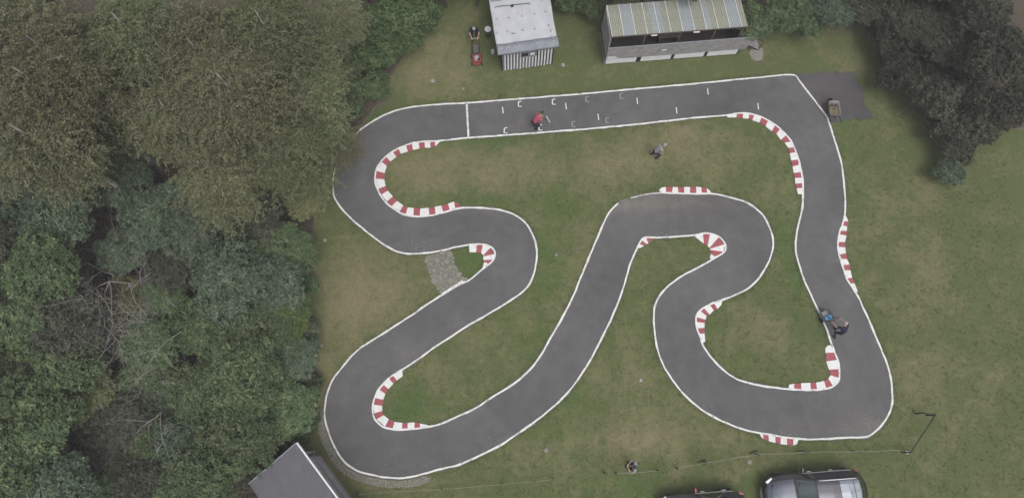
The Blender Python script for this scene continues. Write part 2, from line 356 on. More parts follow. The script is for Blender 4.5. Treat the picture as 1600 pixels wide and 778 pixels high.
def set_dust(o, blobs):
    me = o.data; n = len(me.vertices); co = np.empty(n * 3); me.vertices.foreach_get('co', co); co = co.reshape(-1, 3)
    d = np.zeros(n)
    for (px, py, r, a) in blobs:
        c = at(px, py); d += a * np.exp(-((co[:, 0] - c.x) ** 2 + (co[:, 1] - c.y) ** 2) / (r * r))
    at_ = me.attributes.new('dust', 'FLOAT', 'POINT'); at_.data.foreach_set('value', np.clip(d, 0, 1))
set_dust(trk, [(965, 320, .6, .8), (1000, 308, .8, .8), (780, 332, .7, .5), (1025, 306, .6, .5), (700, 390, .6, .3), (1370, 665, .6, .4), (1240, 605, .4, .3)])

pad_px = [crop(1150, 0, 3.537)(*p) for p in [(322,412),(360,404),(420,408),(480,397),(520,404),(600,402),(655,397),(668,415),(678,440),(672,458),(700,480),(712,520),(708,555),(722,590),(738,600),(745,640),(762,655),(700,658),(640,662),(590,672),(517,676),(500,640),(450,575),(400,510),(350,445)]]
PAD = [at(*p) for p in pad_px]
def densify(P, step=.12, jit=.03, seed=1, close=True):
    out = []; n = len(P)
    for i in range(n if close else n - 1):
        a, b = P[i], P[(i + 1) % n]; k = max(1, int((b - a).length / step))
        for j in range(k):
            p = a.lerp(b, j / k)
            out.append(p + Vector((noise.noise(p * 3 + Vector((seed, 0, 0))), noise.noise(p * 3 + Vector((0, seed, 0))), 0)) * jit)
    return out
PADD = densify(PAD, .08, .17)
struct(poly_sheet('asphalt_pad', [PADD], ZA - .004, M['asphalt_old']))

# ------------------------------------------------------------------ painted lines
def ribbon(name, P, w0, z, m, seed=0, skips=(), jit=.025, width_fn=None):
    n = len(P); N = normals2(P); mb = MB(); L_, R_ = [], []
    for i, p in enumerate(P):
        wd = w0 * (width_fn(p) if width_fn else 1)
        a = wd / 2 + jit * noise.noise(Vector((p.x * 2.2, p.y * 2.2, seed))); b = wd / 2 + jit * noise.noise(Vector((p.x * 2.6, p.y * 2.6, seed + 9)))
        L_.append(p + N[i] * max(a, .004)); R_.append(p - N[i] * max(b, .004))
    vs = []
    for a, b in zip(L_, R_): vs += [(a.x, a.y, z), (b.x, b.y, z), (a.x, a.y, 0), (b.x, b.y, 0)]
    fs = []
    for i in range(n):
        if any((P[i] - c).length < r for c, r in skips): continue
        j = (i + 1) % n; a, b = i * 4, j * 4
        fs += [(a + 1, b + 1, b, a), (a, b, b + 2, a + 2), (b + 1, a + 1, a + 3, b + 3)]
    mb.add(vs, fs); return struct(mb.obj(name, m))
ribbon('edge_line_outer', OUT, .082, ZL, M['line_paint'], 2)
def wf(p):
    d = (p - at(1010, 304)).length; return .45 if d < .9 else 1
ribbon('edge_line_inner', INN, .082, ZL, M['line_paint'], 6, skips=[(at(974, 315), .33)], width_fn=wf)

def stripe(name, pts, wd, z, m):
    mb = MB()
    for a, b in zip(pts[:-1], pts[1:]):
        a = Vector(a); b = Vector(b); d = (b - a); d.z = 0; l = d.length; d.normalize(); nn = Vector((-d.y, d.x, 0)) * wd / 2
        mb.add([(q.x, q.y, z) for q in (a - nn, b - nn, b + nn, a + nn)], [(0, 1, 2, 3)])
    return struct(mb.obj(name, m))
stripe('start_line', [at(729.3, 163.5), at(732, 214.5)], .10, ZA + .004, M['line_paint'])
c4, c5 = crop(500, 0, 2.9925), crop(850, 0, 3.537)
brk = [(c4(932, 488), .8), (c4(1091, 478), .8), (c4(866, 612), 1), (c4(1028, 598), .9), (c4(1183, 582), .5), (c5(237, 550), .5), (c5(425, 533), .35), (c5(348, 668), .4)]
for i, (p, s) in enumerate(brk):
    c = at(*p); mb = MB(); up = Vector((.03, 1, 0)).normalized(); rt = Vector((1, .05, 0)).normalized()
    def q(a, b, wd, dz=0):
        d = (b - a).normalized(); nn = Vector((-d.y, d.x, 0)) * wd / 2
        mb.add([(v.x, v.y, ZA + .004 + dz) for v in (a - nn, b - nn, b + nn, a + nn)], [(0, 1, 2, 3)])
    q(c - up * .15 - rt * .05, c + up * .15 - rt * .05, .055)
    q(c - up * .15 - rt * .022, c - up * .15 + rt * .13, .045, .001); q(c + up * .15 - rt * .022, c + up * .15 + rt * .11, .045, .001)
    struct(mb.obj('grid_bracket', M['faint_paint'] if s < .75 else M['white_paint']))
for p in [c4(855, 517), c4(1150, 498), c5(515, 560), c5(300, 648), c5(732, 612), c5(905, 507), c5(1183, 590)]:
    x, y = p; stripe('grid_tick', [at(x + .6, y + 5), at(x - .6, y - 5)], .05, ZA + .004, M['white_paint'])
D2 = crop(820, 440, 3.535)
stripe('scuff_mark', [at(*D2(815, 525)), at(*D2(888, 508))], .03, ZA + .003, M['scuff'])

# ------------------------------------------------------------------ striped kerbs (first point of a pair on the track side)
A_, G_, B2, E2, G2, C2, C6 = crop(500,180,2.991), crop(380,560,3.57), crop(850,220,3.537), crop(1100,440,2.9925), crop(1100,600,4), crop(1150,220,3.537), crop(1150,0,3.537)
kerbs = [
 ('long red and white kerb around the upper left hairpin beside the start line', [(A_, (560,125),(548,138)),(A_,(538,125),(538,147)),(A_,(515,126),(517,153)),(A_,(489,127),(491,153)),(A_,(461,130),(465,157)),(A_,(430,135),(434,164)),(A_,(402,143),(411,171)),(A_,(366,157),(378,181)),(A_,(340,173),(357,196)),(A_,(309,195),(329,217)),(A_,(286,218),(312,238)),(A_,(263,262),(302,272)),(A_,(259,298),(301,301)),(A_,(272,345),(307,333)),(A_,(287,372),(318,354)),(A_,(314,404),(341,381)),(A_,(335,426),(361,402)),(A_,(372,451),(390,423)),(A_,(400,466),(411,432)),(A_,(437,472),(439,435)),(A_,(467,472),(469,437)),(A_,(512,468),(508,434)),(A_,(541,463),(536,430)),(A_,(576,455),(567,422)),(A_,(607,446),(599,414)),(A_,(633,439),(626,405)),(A_,(655,434),(650,414))], 'w'),
 ('small horseshoe kerb in the tight hairpin beside the stone paving', [(A_,(697,607),(699,641)),(A_,(733,604),(730,641)),(A_,(762,606),(753,643)),(A_,(797,619),(763,655)),(A_,(815,650),(764,660)),(A_,(811,676),(763,677)),(A_,(792,698),(768,686)),(A_,(768,719),(760,712))], 'w'),
 ('curved red and white kerb in the bottom left hairpin', [(G_,(888,66),(890,98)),(G_,(836,94),(858,121)),(G_,(812,111),(838,139)),(G_,(781,143),(811,170)),(G_,(758,172),(793,196)),(G_,(731,218),(782,229)),(G_,(725,256),(775,263)),(G_,(730,305),(776,291)),(G_,(745,338),(784,315)),(G_,(792,378),(813,338)),(G_,(834,392),(844,352)),(G_,(885,394),(889,358)),(G_,(918,393),(918,357)),(G_,(955,390),(957,355)),(G_,(988,387),(985,361)),(G_,(1050,379),(1025,369))], 'w'),
 ('straight short kerb on the grass at the top of the middle hairpin', [(B2,(636,278),(640,268)),(B2,(652,289),(652,259)),(B2,(674,290),(673,256)),(B2,(706,291),(712,256)),(B2,(742,292),(738,258)),(B2,(774,292),(774,257)),(B2,(806,293),(806,257)),(B2,(841,293),(840,256)),(B2,(871,293),(868,258)),(B2,(900,294),(899,264)),(B2,(928,296),(915,276))], 'ww'),
 ('tiny kerb with two red blocks inside the middle straight bend', [(B2,(519,592),(531,593)),(B2,(529,572),(551,582)),(B2,(541,551),(566,571)),(B2,(562,534),(576,567)),(B2,(601,534),(603,546))], 'w'),
 ('fan-shaped kerb in the right turn of the middle loop', [(B2,(833,522),(836,532)),(B2,(878,515),(882,568)),(B2,(917,514),(903,581)),(B2,(965,533),(914,592)),(B2,(1000,572),(917,598)),(B2,(990,614),(917,603)),(B2,(948,643),(922,626)),(B2,(924,656),(916,648))], 'w'),
 ('curved kerb with four red blocks inside the lower centre bend', [(D2,(1092,98),(1085,126)),(D2,(1074,103),(1072,143)),(D2,(1042,114),(1063,151)),(D2,(1018,124),(1042,159)),(D2,(988,146),(1020,182)),(D2,(970,163),(1003,190)),(D2,(948,196),(998,210)),(D2,(945,222),(992,228)),(D2,(951,258),(991,255)),(D2,(960,288),(992,286)),(D2,(979,341),(996,330))], 'ww'),
 ('kerb around the tight lower right corner of the infield', [(E2,(591,296),(575,301)),(E2,(596,306),(566,312)),(E2,(607,331),(567,333)),(E2,(620,365),(570,373)),(E2,(632,408),(583,411)),(E2,(632,450),(590,437)),(E2,(603,488),(580,453)),(E2,(571,502),(560,463)),(E2,(527,506),(523,471)),(E2,(498,507),(496,472)),(E2,(453,507),(453,474)),(E2,(420,506),(421,476)),(E2,(393,504),(397,481))], 'ww'),
 ('short kerb outside the bottom edge of the track near the parked cars', [(G2,(346,303),(354,325)),(G2,(368,309),(370,341)),(G2,(402,315),(403,355)),(G2,(443,322),(445,366)),(G2,(478,328),(477,373)),(G2,(515,334),(518,378)),(G2,(557,340),(556,381)),(G2,(590,343),(577,375))], 'w'),
 ('slim kerb along the outer right side of the track beside the open grass', [(C2,(604,414),(612,426)),(C2,(593,446),(618,447)),(C2,(586,468),(613,475)),(C2,(576,497),(610,500)),(C2,(571,518),(609,525)),(C2,(562,560),(601,560)),(C2,(564,587),(602,590)),(C2,(571,628),(606,623)),(C2,(577,652),(612,655)),(C2,(588,688),(626,684)),(C2,(597,716),(631,716)),(C2,(614,760),(640,757)),(C2,(625,789),(653,788)),(E2,(708,52),(718,47))], 'w'),
 ('long kerb sweeping round the upper right corner of the infield', [(c5,(1012,637),(1013,651)),(c5,(1065,629),(1062,651)),(c5,(1098,625),(1098,655)),(c5,(1134,630),(1130,658)),(c5,(1162,636),(1150,666)),(C6,(141,648),(128,679)),(C6,(177,666),(163,700)),(C6,(216,691),(197,727)),(C6,(244,713),(222,741)),(C6,(278,747),(247,775)),(C2,(305,8),(268,12)),(C2,(323,36),(289,42)),(C2,(333,64),(296,71)),(C2,(344,105),(304,110)),(C2,(351,134),(311,143)),(C2,(360,175),(318,180)),(C2,(365,205),(324,208)),(C2,(368,235),(328,239)),(C2,(369,262),(333,264)),(C2,(369,297),(341,295))], 'w'),
]
kerb_polys = []
for label, prs, start in kerbs:
    root = thing('striped_kerb', label, 'kerb')
    T = [at(*c(*a)) for c, a, b in prs]; Gs = [at(*c(*b)) for c, a, b in prs]
    cx = sum(T, Vector()) / len(T); root.location = (cx.x, cx.y, 0)
    kerb_polys.append([(p.x, p.y) for p in T + Gs[::-1]])
    red = False; skip = len(start) - 1
    for i in range(len(T) - 1):
        a, b, c, d = T[i] - cx, T[i + 1] - cx, Gs[i + 1] - cx, Gs[i] - cx
        # the red paint stops short of the edge line
        if red:
            a = a.lerp(d, .04); b = b.lerp(c, .04)
        mb = MB(); e = .004 if red else 0
        mb.prism([a.lerp(b, .5) * 0 + a, b, c, d], -.02, ZK + e * .5)
        mb.obj('red_block' if red else 'white_block', M['red_paint'] if red else M['white_paint'], root)
        if skip and i == 0: skip = 0
        else: red = not red

# ------------------------------------------------------------------ ground (one sheet to the horizon) with lawn colour survey
dry_b = [(650,275,60,45,.9),(720,255,70,30,.6),(790,270,100,35,.7),(880,250,60,30,.4),(980,245,70,35,.6),(1050,205,60,20,.8),(1090,240,80,50,.8),(640,430,90,40,.5),(560,440,55,60,.9),(600,480,50,40,.8),(540,520,40,60,.6),(690,80,60,50,.6),(650,120,50,30,.9),(760,120,60,20,.4),(1180,500,50,40,.6),(1230,560,40,30,.4),(1000,590,110,25,.5),(1010,660,90,35,.7),(1100,690,90,20,.5),(700,600,60,30,.5),(770,535,50,30,.6),(840,490,40,30,.3),(1430,400,60,70,.5),(1450,560,50,80,.5),(1390,300,60,60,.3),(970,690,60,20,.8),(1180,80,30,15,.9),(900,390,40,60,.5),(950,280,60,40,.4),(1235,320,15,60,.5),(500,620,20,120,.9),(520,740,30,30,.6),(620,760,80,14,.7),(840,720,60,20,.4),(1060,740,14,20,.9),(1420,650,50,40,.3),(1150,740,40,12,.5),(1060,400,40,20,.4),(660,150,60,12,.5),(1400,180,40,30,.4),(1340,100,50,30,.5),(980,550,20,50,.6),(940,150-45,60,10,.4),(700,90,40,40,.4)]
lush_b = [(760,350,0,0,0),(660,310,50,14,.8),(770,315,50,10,.8),(860,400,25,70,.7),(880,330,40,30,.5),(740,410,30,18,.9),(580,185,25,12,1.4),(640,640,25,28,1.0),(720,630,40,20,.6),(810,530,50,25,.5),(1230,350,16,60,.7),(1245,440,15,30,.5),(740,220,90,10,.7),(1000,320,60,12,.6),(900,680,60,30,.5),(1050,760,120,20,.6),(1010,620,80,20,.4),(880,560+60,30,20,.5),(1330,250,25,90,.4),(1340,180,40,15,.7),(1000,480,20,80,.4),(1100,200,60,8,.5),(1150,560,30,40,.3),(1340,700,80,10,.4)]
soil_b = [(598,160,20,14,.8),(1185,95,22,12,.7),(495,440,10,40,.7),(1060,738,8,14,.7),(635,125,16,10,.6),(745,20,14,14,.5),(780,60,10,50,.4),(1350,60,60,30,.35),(1300,40,60,25,.5),(1480,190,30,70,.6),(1440,90,60,60,.7),(990,690,40,8,.5)]
forest_px = [(705,-60),(702,0),(690,30),(652,66),(612,118),(600,150),(575,185),(545,235),(515,262),(500,300),(492,340),(484,400),(484,470),(492,520),(494,600),(488,690),(470,720),(430,760),(400,830),(-400,900),(-500,-300),(705,-300)]
back_px = [(705,-300),(705,-45),(780,-40),(860,-6),(940,0),(1180,20),(1250,40),(1350,44),(1400,120),(1435,185),(1470,205),(1488,262),(1520,235),(1570,205),(1700,190),(2100,180),(2100,-300)]
def far_at(p):
    v = at(*p); return (v.x, v.y)
FOR = [far_at(p) for p in forest_px]; BCK = [far_at(p) for p in back_px]
def field(blobs, X, Y):
    d = np.zeros(len(X))
    for (px, py, rx, ry, a) in blobs:
        if a == 0: continue
        c = at(px, py); rx, ry = rx / 33., ry / 33.
        d += a * np.exp(-(((X - c.x) / rx) ** 2 + ((Y - c.y) / ry) ** 2) * .8)
    return d
def lines(lo, hi, step, far):
    a = list(np.arange(lo, hi + 1e-6, step)); s = step; p = lo; l = []
    while p > -far: s *= 1.5; p -= s; l.append(p)
    s = step; p = hi; r = []
    while p < far: s *= 1.5; p += s; r.append(p)
    return np.array(l[::-1] + a + r)
xs, ys = lines(-27, 27, .22, 500), lines(-9, 25, .22, 500)
GX, GY = np.meshgrid(xs, ys); gx, gy = GX.ravel(), GY.ravel()
nx, ny = len(xs), len(ys)
dry = np.clip(field(dry_b, gx, gy), 0, 1.3); lush = np.clip(field(lush_b, gx, gy), 0, 1.3)
soil = np.clip(field(soil_b, gx, gy), 0, 1)
infor = inside(FOR, gx, gy) | inside(BCK, gx, gy) | (gx < -30) | (gx > 32) | (gy > 27)
soil = np.where(infor, 1, soil)
gz = np.zeros(len(gx))
near = (np.abs(gx) < 27) & (gy > -9) & (gy < 20)
me = bpy.data.meshes.new('ground')
idx = np.arange(nx * ny).reshape(ny, nx)
F = np.stack([idx[:-1, :-1], idx[:-1, 1:], idx[1:, 1:], idx[1:, :-1]], -1).reshape(-1, 4)
def np_mesh(name, V, F4):
    me = bpy.data.meshes.new(name); k = F4.shape[1]
    me.vertices.add(len(V)); me.vertices.foreach_set('co', V.astype(np.float32).ravel())
    me.loops.add(F4.size); me.loops.foreach_set('vertex_index', F4.astype(np.int32).ravel())
    me.polygons.add(len(F4)); me.polygons.foreach_set('loop_start', (np.arange(len(F4)) * k).astype(np.int32))
    me.polygons.foreach_set('loop_total', np.full(len(F4), k, np.int32))
    me.update(calc_edges=True); return me
me = np_mesh('ground', np.stack([gx, gy, gz], 1), F)
for nm, arr in (('dry', dry), ('lush', lush), ('soil', soil)):
    a = me.attributes.new(nm, 'FLOAT', 'POINT'); a.data.foreach_set('value', arr.astype(np.float32))

def lawn_mat(name, blade=False):
    m, t, b = new_mat(name); g = t.nodes.new('ShaderNodeNewGeometry'); lk = t.links.new
    def N(scale, det=6, rough=.6, off=0):
        mp = t.nodes.new('ShaderNodeMapping'); mp.inputs['Location'].default_value = (off, off * 1.7, 0); lk(g.outputs['Position'], mp.inputs['Vector'])
        sx = t.nodes.new('ShaderNodeVectorMath'); sx.operation = 'MULTIPLY'; sx.inputs[1].default_value = (1, 1, 0); lk(mp.outputs[0], sx.inputs[0])
        n = t.nodes.new('ShaderNodeTexNoise'); n.inputs['Scale'].default_value = scale; n.inputs['Detail'].default_value = det
        n.inputs['Roughness'].default_value = rough; lk(sx.outputs[0], n.inputs['Vector']); return n.outputs[0]
    def MR(src, a, b_, c, d, clamp=True):
        r = t.nodes.new('ShaderNodeMapRange'); r.inputs[1].default_value = a; r.inputs[2].default_value = b_
        r.inputs[3].default_value = c; r.inputs[4].default_value = d; lk(src, r.inputs[0]); return r.outputs[0]
    def MA(op, a, b_):
        n = t.nodes.new('ShaderNodeMath'); n.operation = op
        for i, v in enumerate((a, b_)):
            if isinstance(v, (int, float)): n.inputs[i].default_value = v
            else: lk(v, n.inputs[i])
        return n.outputs[0]
    def AT(nm):
        n = t.nodes.new('ShaderNodeAttribute'); n.attribute_name = nm; return n.outputs['Fac']
    def MIX(f, a, b_, bl='MIX'):
        n = t.nodes.new('ShaderNodeMixRGB'); n.blend_type = bl
        for i, v in enumerate((f, a, b_)):
            if isinstance(v, tuple): n.inputs[i].default_value = (*v, 1)
            elif isinstance(v, (int, float)): n.inputs[i].default_value = v
            else: lk(v, n.inputs[i])
        return n.outputs[0]
    green, brown, lushc, soilc = (.096, .116, .046), (.196, .176, .098), (.072, .116, .036), (.16, .125, .11)
    # dryness: survey + patchy noise at two scales
    f = MA('ADD', MA('MULTIPLY', AT('dry'), .62), MR(N(.55, 6, .65), .35, .68, -.32, .42))
    f = MA('ADD', f, MR(N(3.2, 7, .7, 5), .3, .7, -.40, .36))
    col = MIX(MA('MINIMUM', MA('MAXIMUM', f, 0), 1), green, brown)
    lf = MA('ADD', MA('MULTIPLY', AT('lush'), .8), MR(N(1.1, 6, .7, 11), .5, .72, 0, .5))
    col = MIX(MA('MINIMUM', MA('MAXIMUM', MA('SUBTRACT', lf, MA('MULTIPLY', f, .45)), 0), 1), col, lushc)
    if not blade:
        sf = MA('ADD', AT('soil'), MR(N(6, 7, .75, 3), .35, .7, -.5, .5))
        sf = MR(sf, .35, .9, 0, 1)
        leaflit = MIX(MR(N(14, 5, .7, 7), .45, .6, 0, 1), (.06, .050, .042), (.14, .105, .08))
        # leaf litter under the wood, bare earth on the lawn
        deep = MR(AT('soil'), .9, 1.0, 0, 1)
        col = MIX(sf, col, MIX(deep, soilc, leaflit))
    col = MIX(1, col, MR(N(28, 4, .8, 2), .3, .7, .62, 1.38), 'MULTIPLY')
    col = MIX(1, col, MR(N(9, 5, .7, 8), .3, .7, .86, 1.14), 'MULTIPLY')
    col = MIX(MR(N(11, 6, .8, 21), .54, .70, 0, .5), col, (.235, .215, .15))
    if blade:
        col = MIX(1, col, MR(AT('leafrand'), 0, 1, 1.0, 1.65), 'MULTIPLY')
    lk(col, b.inputs['Base Color']); b.inputs['Roughness'].default_value = .95; b.inputs['Specular IOR Level'].default_value = .1
    if not blade:
        bp = t.nodes.new('ShaderNodeBump'); bp.inputs['Strength'].default_value = .7; bp.inputs['Distance'].default_value = .05
        lk(N(18, 6, .75, 4), bp.inputs['Height']); lk(bp.outputs[0], b.inputs['Normal'])
    return m
M['lawn'] = lawn_mat('lawn'); M['blade'] = lawn_mat('blade', True)
me.materials.append(M['lawn'])
struct(link('ground', me))

# buildings' ground plans (for keeping blades out of them)
# ------------------------------------------------------------------ grass blades (stuff)
rng = np.random.default_rng(11)
_c8 = crop(650, 380, 8.646)
PP_ = [tuple(at(*_c8(*p)))[:2] for p in [(60,120),(440,70),(520,300),(740,500),(350,720),(190,500)]]
def on_lawn(X, Y, margin_track=True):
    k = np.ones(len(X), bool)
    ring = inside([(p.x, p.y) for p in OUTA], X, Y) & ~inside([(p.x, p.y) for p in INNA], X, Y)
    k &= ~ring; k &= ~inside([(p.x, p.y) for p in PADD], X, Y)
    for kp in kerb_polys: k &= ~inside(kp, X, Y)
    return k
NT = 46000
tx, ty = rng.uniform(-12, 25.5, NT), rng.uniform(-7.6, 17.5, NT)
# tufts gather in clumps
cl = np.array([noise.noise(Vector((x * 1.7, y * 1.7, 0))) for x, y in zip(tx, ty)])
k = on_lawn(tx, ty) & (rng.random(NT) < .62 + cl) & ~(inside(FOR, tx, ty)) & ~(inside(BCK, tx, ty) & (rng.random(NT) < .7))
tx, ty = tx[k], ty[k]
# tufts creeping over the painted edge here and there
ex, ey = [], []
for P_, sg in ((OUT, 1), (INN, -1)):
    OO = offset(P_, sg * 1.0)
    for p, q_ in zip(P_, OO):
        d_ = q_ - p; gate = noise.noise(Vector((p.x * .8, p.y * .8, 7)))
        for _ in range(5 if gate > .12 else 2):
            t_ = rng.uniform(.0 if gate > .25 else .05, .20); ex.append(p.x + d_.x * t_ + rng.normal(0, .04)); ey.append(p.y + d_.y * t_ + rng.normal(0, .04))
ex, ey = np.array(ex), np.array(ey); k = np.ones(len(ex), bool)
for kp in kerb_polys: k &= ~inside(kp, ex, ey)
k &= ~inside(PP_, ex, ey)
tx, ty = np.r_[tx, ex[k]], np.r_[ty, ey[k]]
nb = 7; n = len(tx) * nb
bx = np.repeat(tx, nb) + rng.normal(0, .035, n); by = np.repeat(ty, nb) + rng.normal(0, .035, n)
hgt = rng.uniform(.025, .06, n) * np.repeat(rng.uniform(.7, 1.5, len(tx)), nb); az = rng.uniform(0, 2 * np.pi, n); ln = rng.uniform(.02, .06, n); wd = rng.uniform(.006, .013, n)
dx, dy = np.cos(az), np.sin(az)
V = np.empty((n, 3, 3))
V[:, 0] = np.stack([bx - dy * wd, by + dx * wd, np.zeros(n)], 1)
V[:, 1] = np.stack([bx + dy * wd, by - dx * wd, np.zeros(n)], 1)
V[:, 2] = np.stack([bx + dx * ln, by + dy * ln, hgt], 1)
me = np_mesh('lawn_grass', V.reshape(-1, 3), np.arange(3 * n).reshape(-1, 3))
vx, vy = np.repeat(bx, 3), np.repeat(by, 3)
for nm, arr in (('dry', np.clip(field(dry_b, vx, vy), 0, 1.3)), ('lush', np.clip(field(lush_b, vx, vy), 0, 1.3)), ('leafrand', np.repeat(rng.random(n), 3))):
    a = me.attributes.new(nm, 'FLOAT', 'POINT'); a.data.foreach_set('value', arr.astype(np.float32))
me.materials.append(M['blade'])
o = link('lawn_grass', me); struct(o, 'stuff'); tag(o, 'short mown grass with dry brown patches around the track', 'grass')

# ------------------------------------------------------------------ stones: paving patch, cobbled edging, loose slabs, chippings
def stone_mesh(r, h, seed, n=8, asp=1.0):
    rr = random.Random(seed); mb = MB(); ring = []
    for k_ in range(n):
        a = 2 * math.pi * (k_ + rr.uniform(-.2, .2)) / n; q_ = r * rr.uniform(.8, 1.15)
        ring.append((q_ * math.cos(a) * asp, q_ * math.sin(a)))
    vs = [(x, y, -.02) for x, y in ring] + [(x * .97, y * .97, h * .7) for x, y in ring] + [(x * .78, y * .78, h * rr.uniform(.9, 1.1)) for x, y in ring]
    fs = [(i, (i + 1) % n, n + (i + 1) % n, n + i) for i in range(n)] + [(n + i, n + (i + 1) % n, 2 * n + (i + 1) % n, 2 * n + i) for i in range(n)] + [tuple(range(2 * n, 3 * n))]
    mb.add(vs, fs); return mb.mesh('stone', M['stone'])
c8 = crop(650, 380, 8.646)
patch = [at(*c8(*p)) for p in [(130,195),(255,150),(440,95),(490,110),(500,190),(525,300),(590,400),(620,450),(690,490),(560,580),(380,690),(320,660),(260,560),(210,470),(190,400),(150,290),(110,230)]]
PP = [(p.x, p.y) for p in patch]
pv = bpy.data.objects.new('stone_paving', None); C.objects.link(pv); struct(pv)
base = poly_sheet('paving_bed', [densify(patch, .1, .12)], .012, M['bed'], False, pv)
x0, x1 = min(p[0] for p in PP), max(p[0] for p in PP); y0, y1 = min(p[1] for p in PP), max(p[1] for p in PP)
rs = random.Random(3); placed = []
tries = 0
stones_m = [stone_mesh(1, .28, s, 5 + s % 3) for s in range(6)]
for target, rad in ((14, (.13, .18)), (60, (.08, .12)), (230, (.035, .07))):
    c_ = 0; tries = 0
    while c_ < target and tries < 6000:
        tries += 1; x, y, r_ = rs.uniform(x0, x1), rs.uniform(y0, y1), rs.uniform(*rad)
        if not inside(PP, np.array([x]), np.array([y]))[0]: continue
        if any((x - a) ** 2 + (y - b) ** 2 < ((r_ + c) * .93) ** 2 for a, b, c in placed): continue
        placed.append((x, y, r_)); c_ += 1
for i, (x, y, r_) in enumerate(placed):
    o = link('stone', stones_m[i % 6], pv, (x, y, .01)); o.scale = (r_, r_ * rs.uniform(.85, 1.1), .14); o.rotation_euler = (0, 0, rs.uniform(0, 6.28))
# concrete sill stones along the paving's track side
ea, eb = at(*c8(350, 692)), at(*c8(640, 512)); dv = (eb - ea); sill_n = 4
for i in range(sill_n):
    a, b = ea.lerp(eb, i / sill_n + .01), ea.lerp(eb, (i + 1) / sill_n - .01); nn = Vector((-dv.y, dv.x, 0)).normalized() * .06
    mb = MB(); mb.prism([a - nn, b - nn, b + nn, a + nn], 0, .065); bevel(mb.obj('kerbstone', M['board_white'], pv), .008)
# slab beside it
mb = MB(); mb.prism([at(*c8(*p)) for p in [(470,590),(560,535),(625,452),(690,478),(560,560)]], 0, .045); mb.obj('slab', M['stone'], pv)

# cobbled edging round the bottom left bend: past counting, one object
def near_idx(P, q): return min(range(len(P)), key=lambda i: (P[i] - q).length)
OE = offset(OUT, .33)
i0, i1 = near_idx(OUT, at(507.5, 640)), near_idx(OUT, at(672, 737))
mb = MB(); rs = random.Random(5)
for i in range(min(i0, i1), max(i0, i1)):
    if i % 1 == 0:
        for row in range(3):
            if rs.random() < (.08 if 4 < i - min(i0, i1) else .5): continue
            p = OUT[i]; dirv = (OE[i] - OUT[i]).normalized()
            q_ = p + dirv * (.17 + row * .105 + rs.uniform(-.02, .02)) + Vector((rs.uniform(-.02, .02), rs.uniform(-.02, .02), 0))
            a = math.atan2(dirv.y, dirv.x) + rs.uniform(-.3, .3); sx, sy = rs.uniform(.04, .05), rs.uniform(.045, .058)
            rot = Matrix.Rotation(a, 3, 'Z') @ Matrix.Rotation(rs.uniform(-.15, .15), 3, 'X')
            mb.box(q_ + Vector((0, 0, rs.uniform(.005, .02))), (sx * 2, sy * 2, .05), rot, taper=.8)
bed = MB(); a_, b_ = min(i0, i1), max(i0, i1)
bed.grid([[OUT[i] + (OE[i] - OUT[i]).normalized() * d_ + Vector((0, 0, .012)) for d_ in (.10, .2, .3, .43 + .05 * noise.noise(OUT[i] * 3))] for i in range(a_, b_)], flip=True)
struct(bed.obj('edging_bed', M['bed']))
o = mb.obj('cobble_edging', M['stone']); struct(o, 'stuff'); tag(o, 'curved band of small grey cobbles outside the bottom left bend', 'cobbles')

# chippings swept against the edges: one object
mb = MB()
for (px, py, rad, cnt) in [(655,386,25,60),(690,384,20,20),(1365,660,20,90),(1330,675,25,30),(1230,675,20,14),(720,722,12,14),(620,738,25,20),(680,728,20,14),(740,165,10,8),(770,690,16,14),(685,217,10,4),(1040,366,20,20),(1060,640,20,10),(1095,635,10,8),(1050,366,10,10),(1190,345,10,6),(855,715,3,0)]:
    for _ in range(cnt):
        p = at(rs.gauss(px, rad * .6), rs.gauss(py, rad * .3)); s = rs.uniform(.008, .022)
        mb.box((p.x, p.y, ZA + s * .4), (s * 2, s * 1.6, s), Matrix.Rotation(rs.uniform(0, 3), 3, 'Z'), taper=.6)
for _ in range(260):
    i = rs.randrange(len(OUT)); p = OUT[i] - (OE[i] - OUT[i]).normalized() * abs(rs.gauss(.12, .15)); s = rs.uniform(.006, .016)
    mb.box((p.x, p.y, ZA + s * .4), (s * 2, s * 1.6, s), Matrix.Rotation(rs.uniform(0, 3), 3, 'Z'), taper=.6)
o = mb.obj('loose_chippings', M['pale_stone']); struct(o, 'stuff'); tag(o, 'scattered pale chippings along the track edge', 'gravel')

slabs = [(676,127,.16,'pale square slab lying in the dry grass left of the striped hut'),(724,139,.08,'small pale stone in the grass above the start line'),(880,102,.15,'flat pale stone in the grass right of the striped hut'),(508,375,.14,'grey flat stone in the dry grass near the left wood edge'),(853,703,.16,'round grey flat stone in the lawn below the centre straight'),(980+21,594,.13,'small pale stone in the middle of the bare central lawn'),(1171,721,.15,'flat grey stone on the lawn just below the thin rail above the cars'),(1417,706,.14,'pale flat stone at the bottom corner post of the rail'),(869,398,.12,'flat weathered stone in the grass left of the middle straight'),(502,540,.13,'dull grey stone at the left wood edge halfway down')]
for px, py, r_, lb in slabs:
    o = link('flat_stone', stone_mesh(r_ * .75, .045, int(px), 9).copy(), None, at(px, py)); o.data.materials[0] = M['pale_stone'] if 'pale' in lb else M['stone']; tag(o, lb, 'stone')


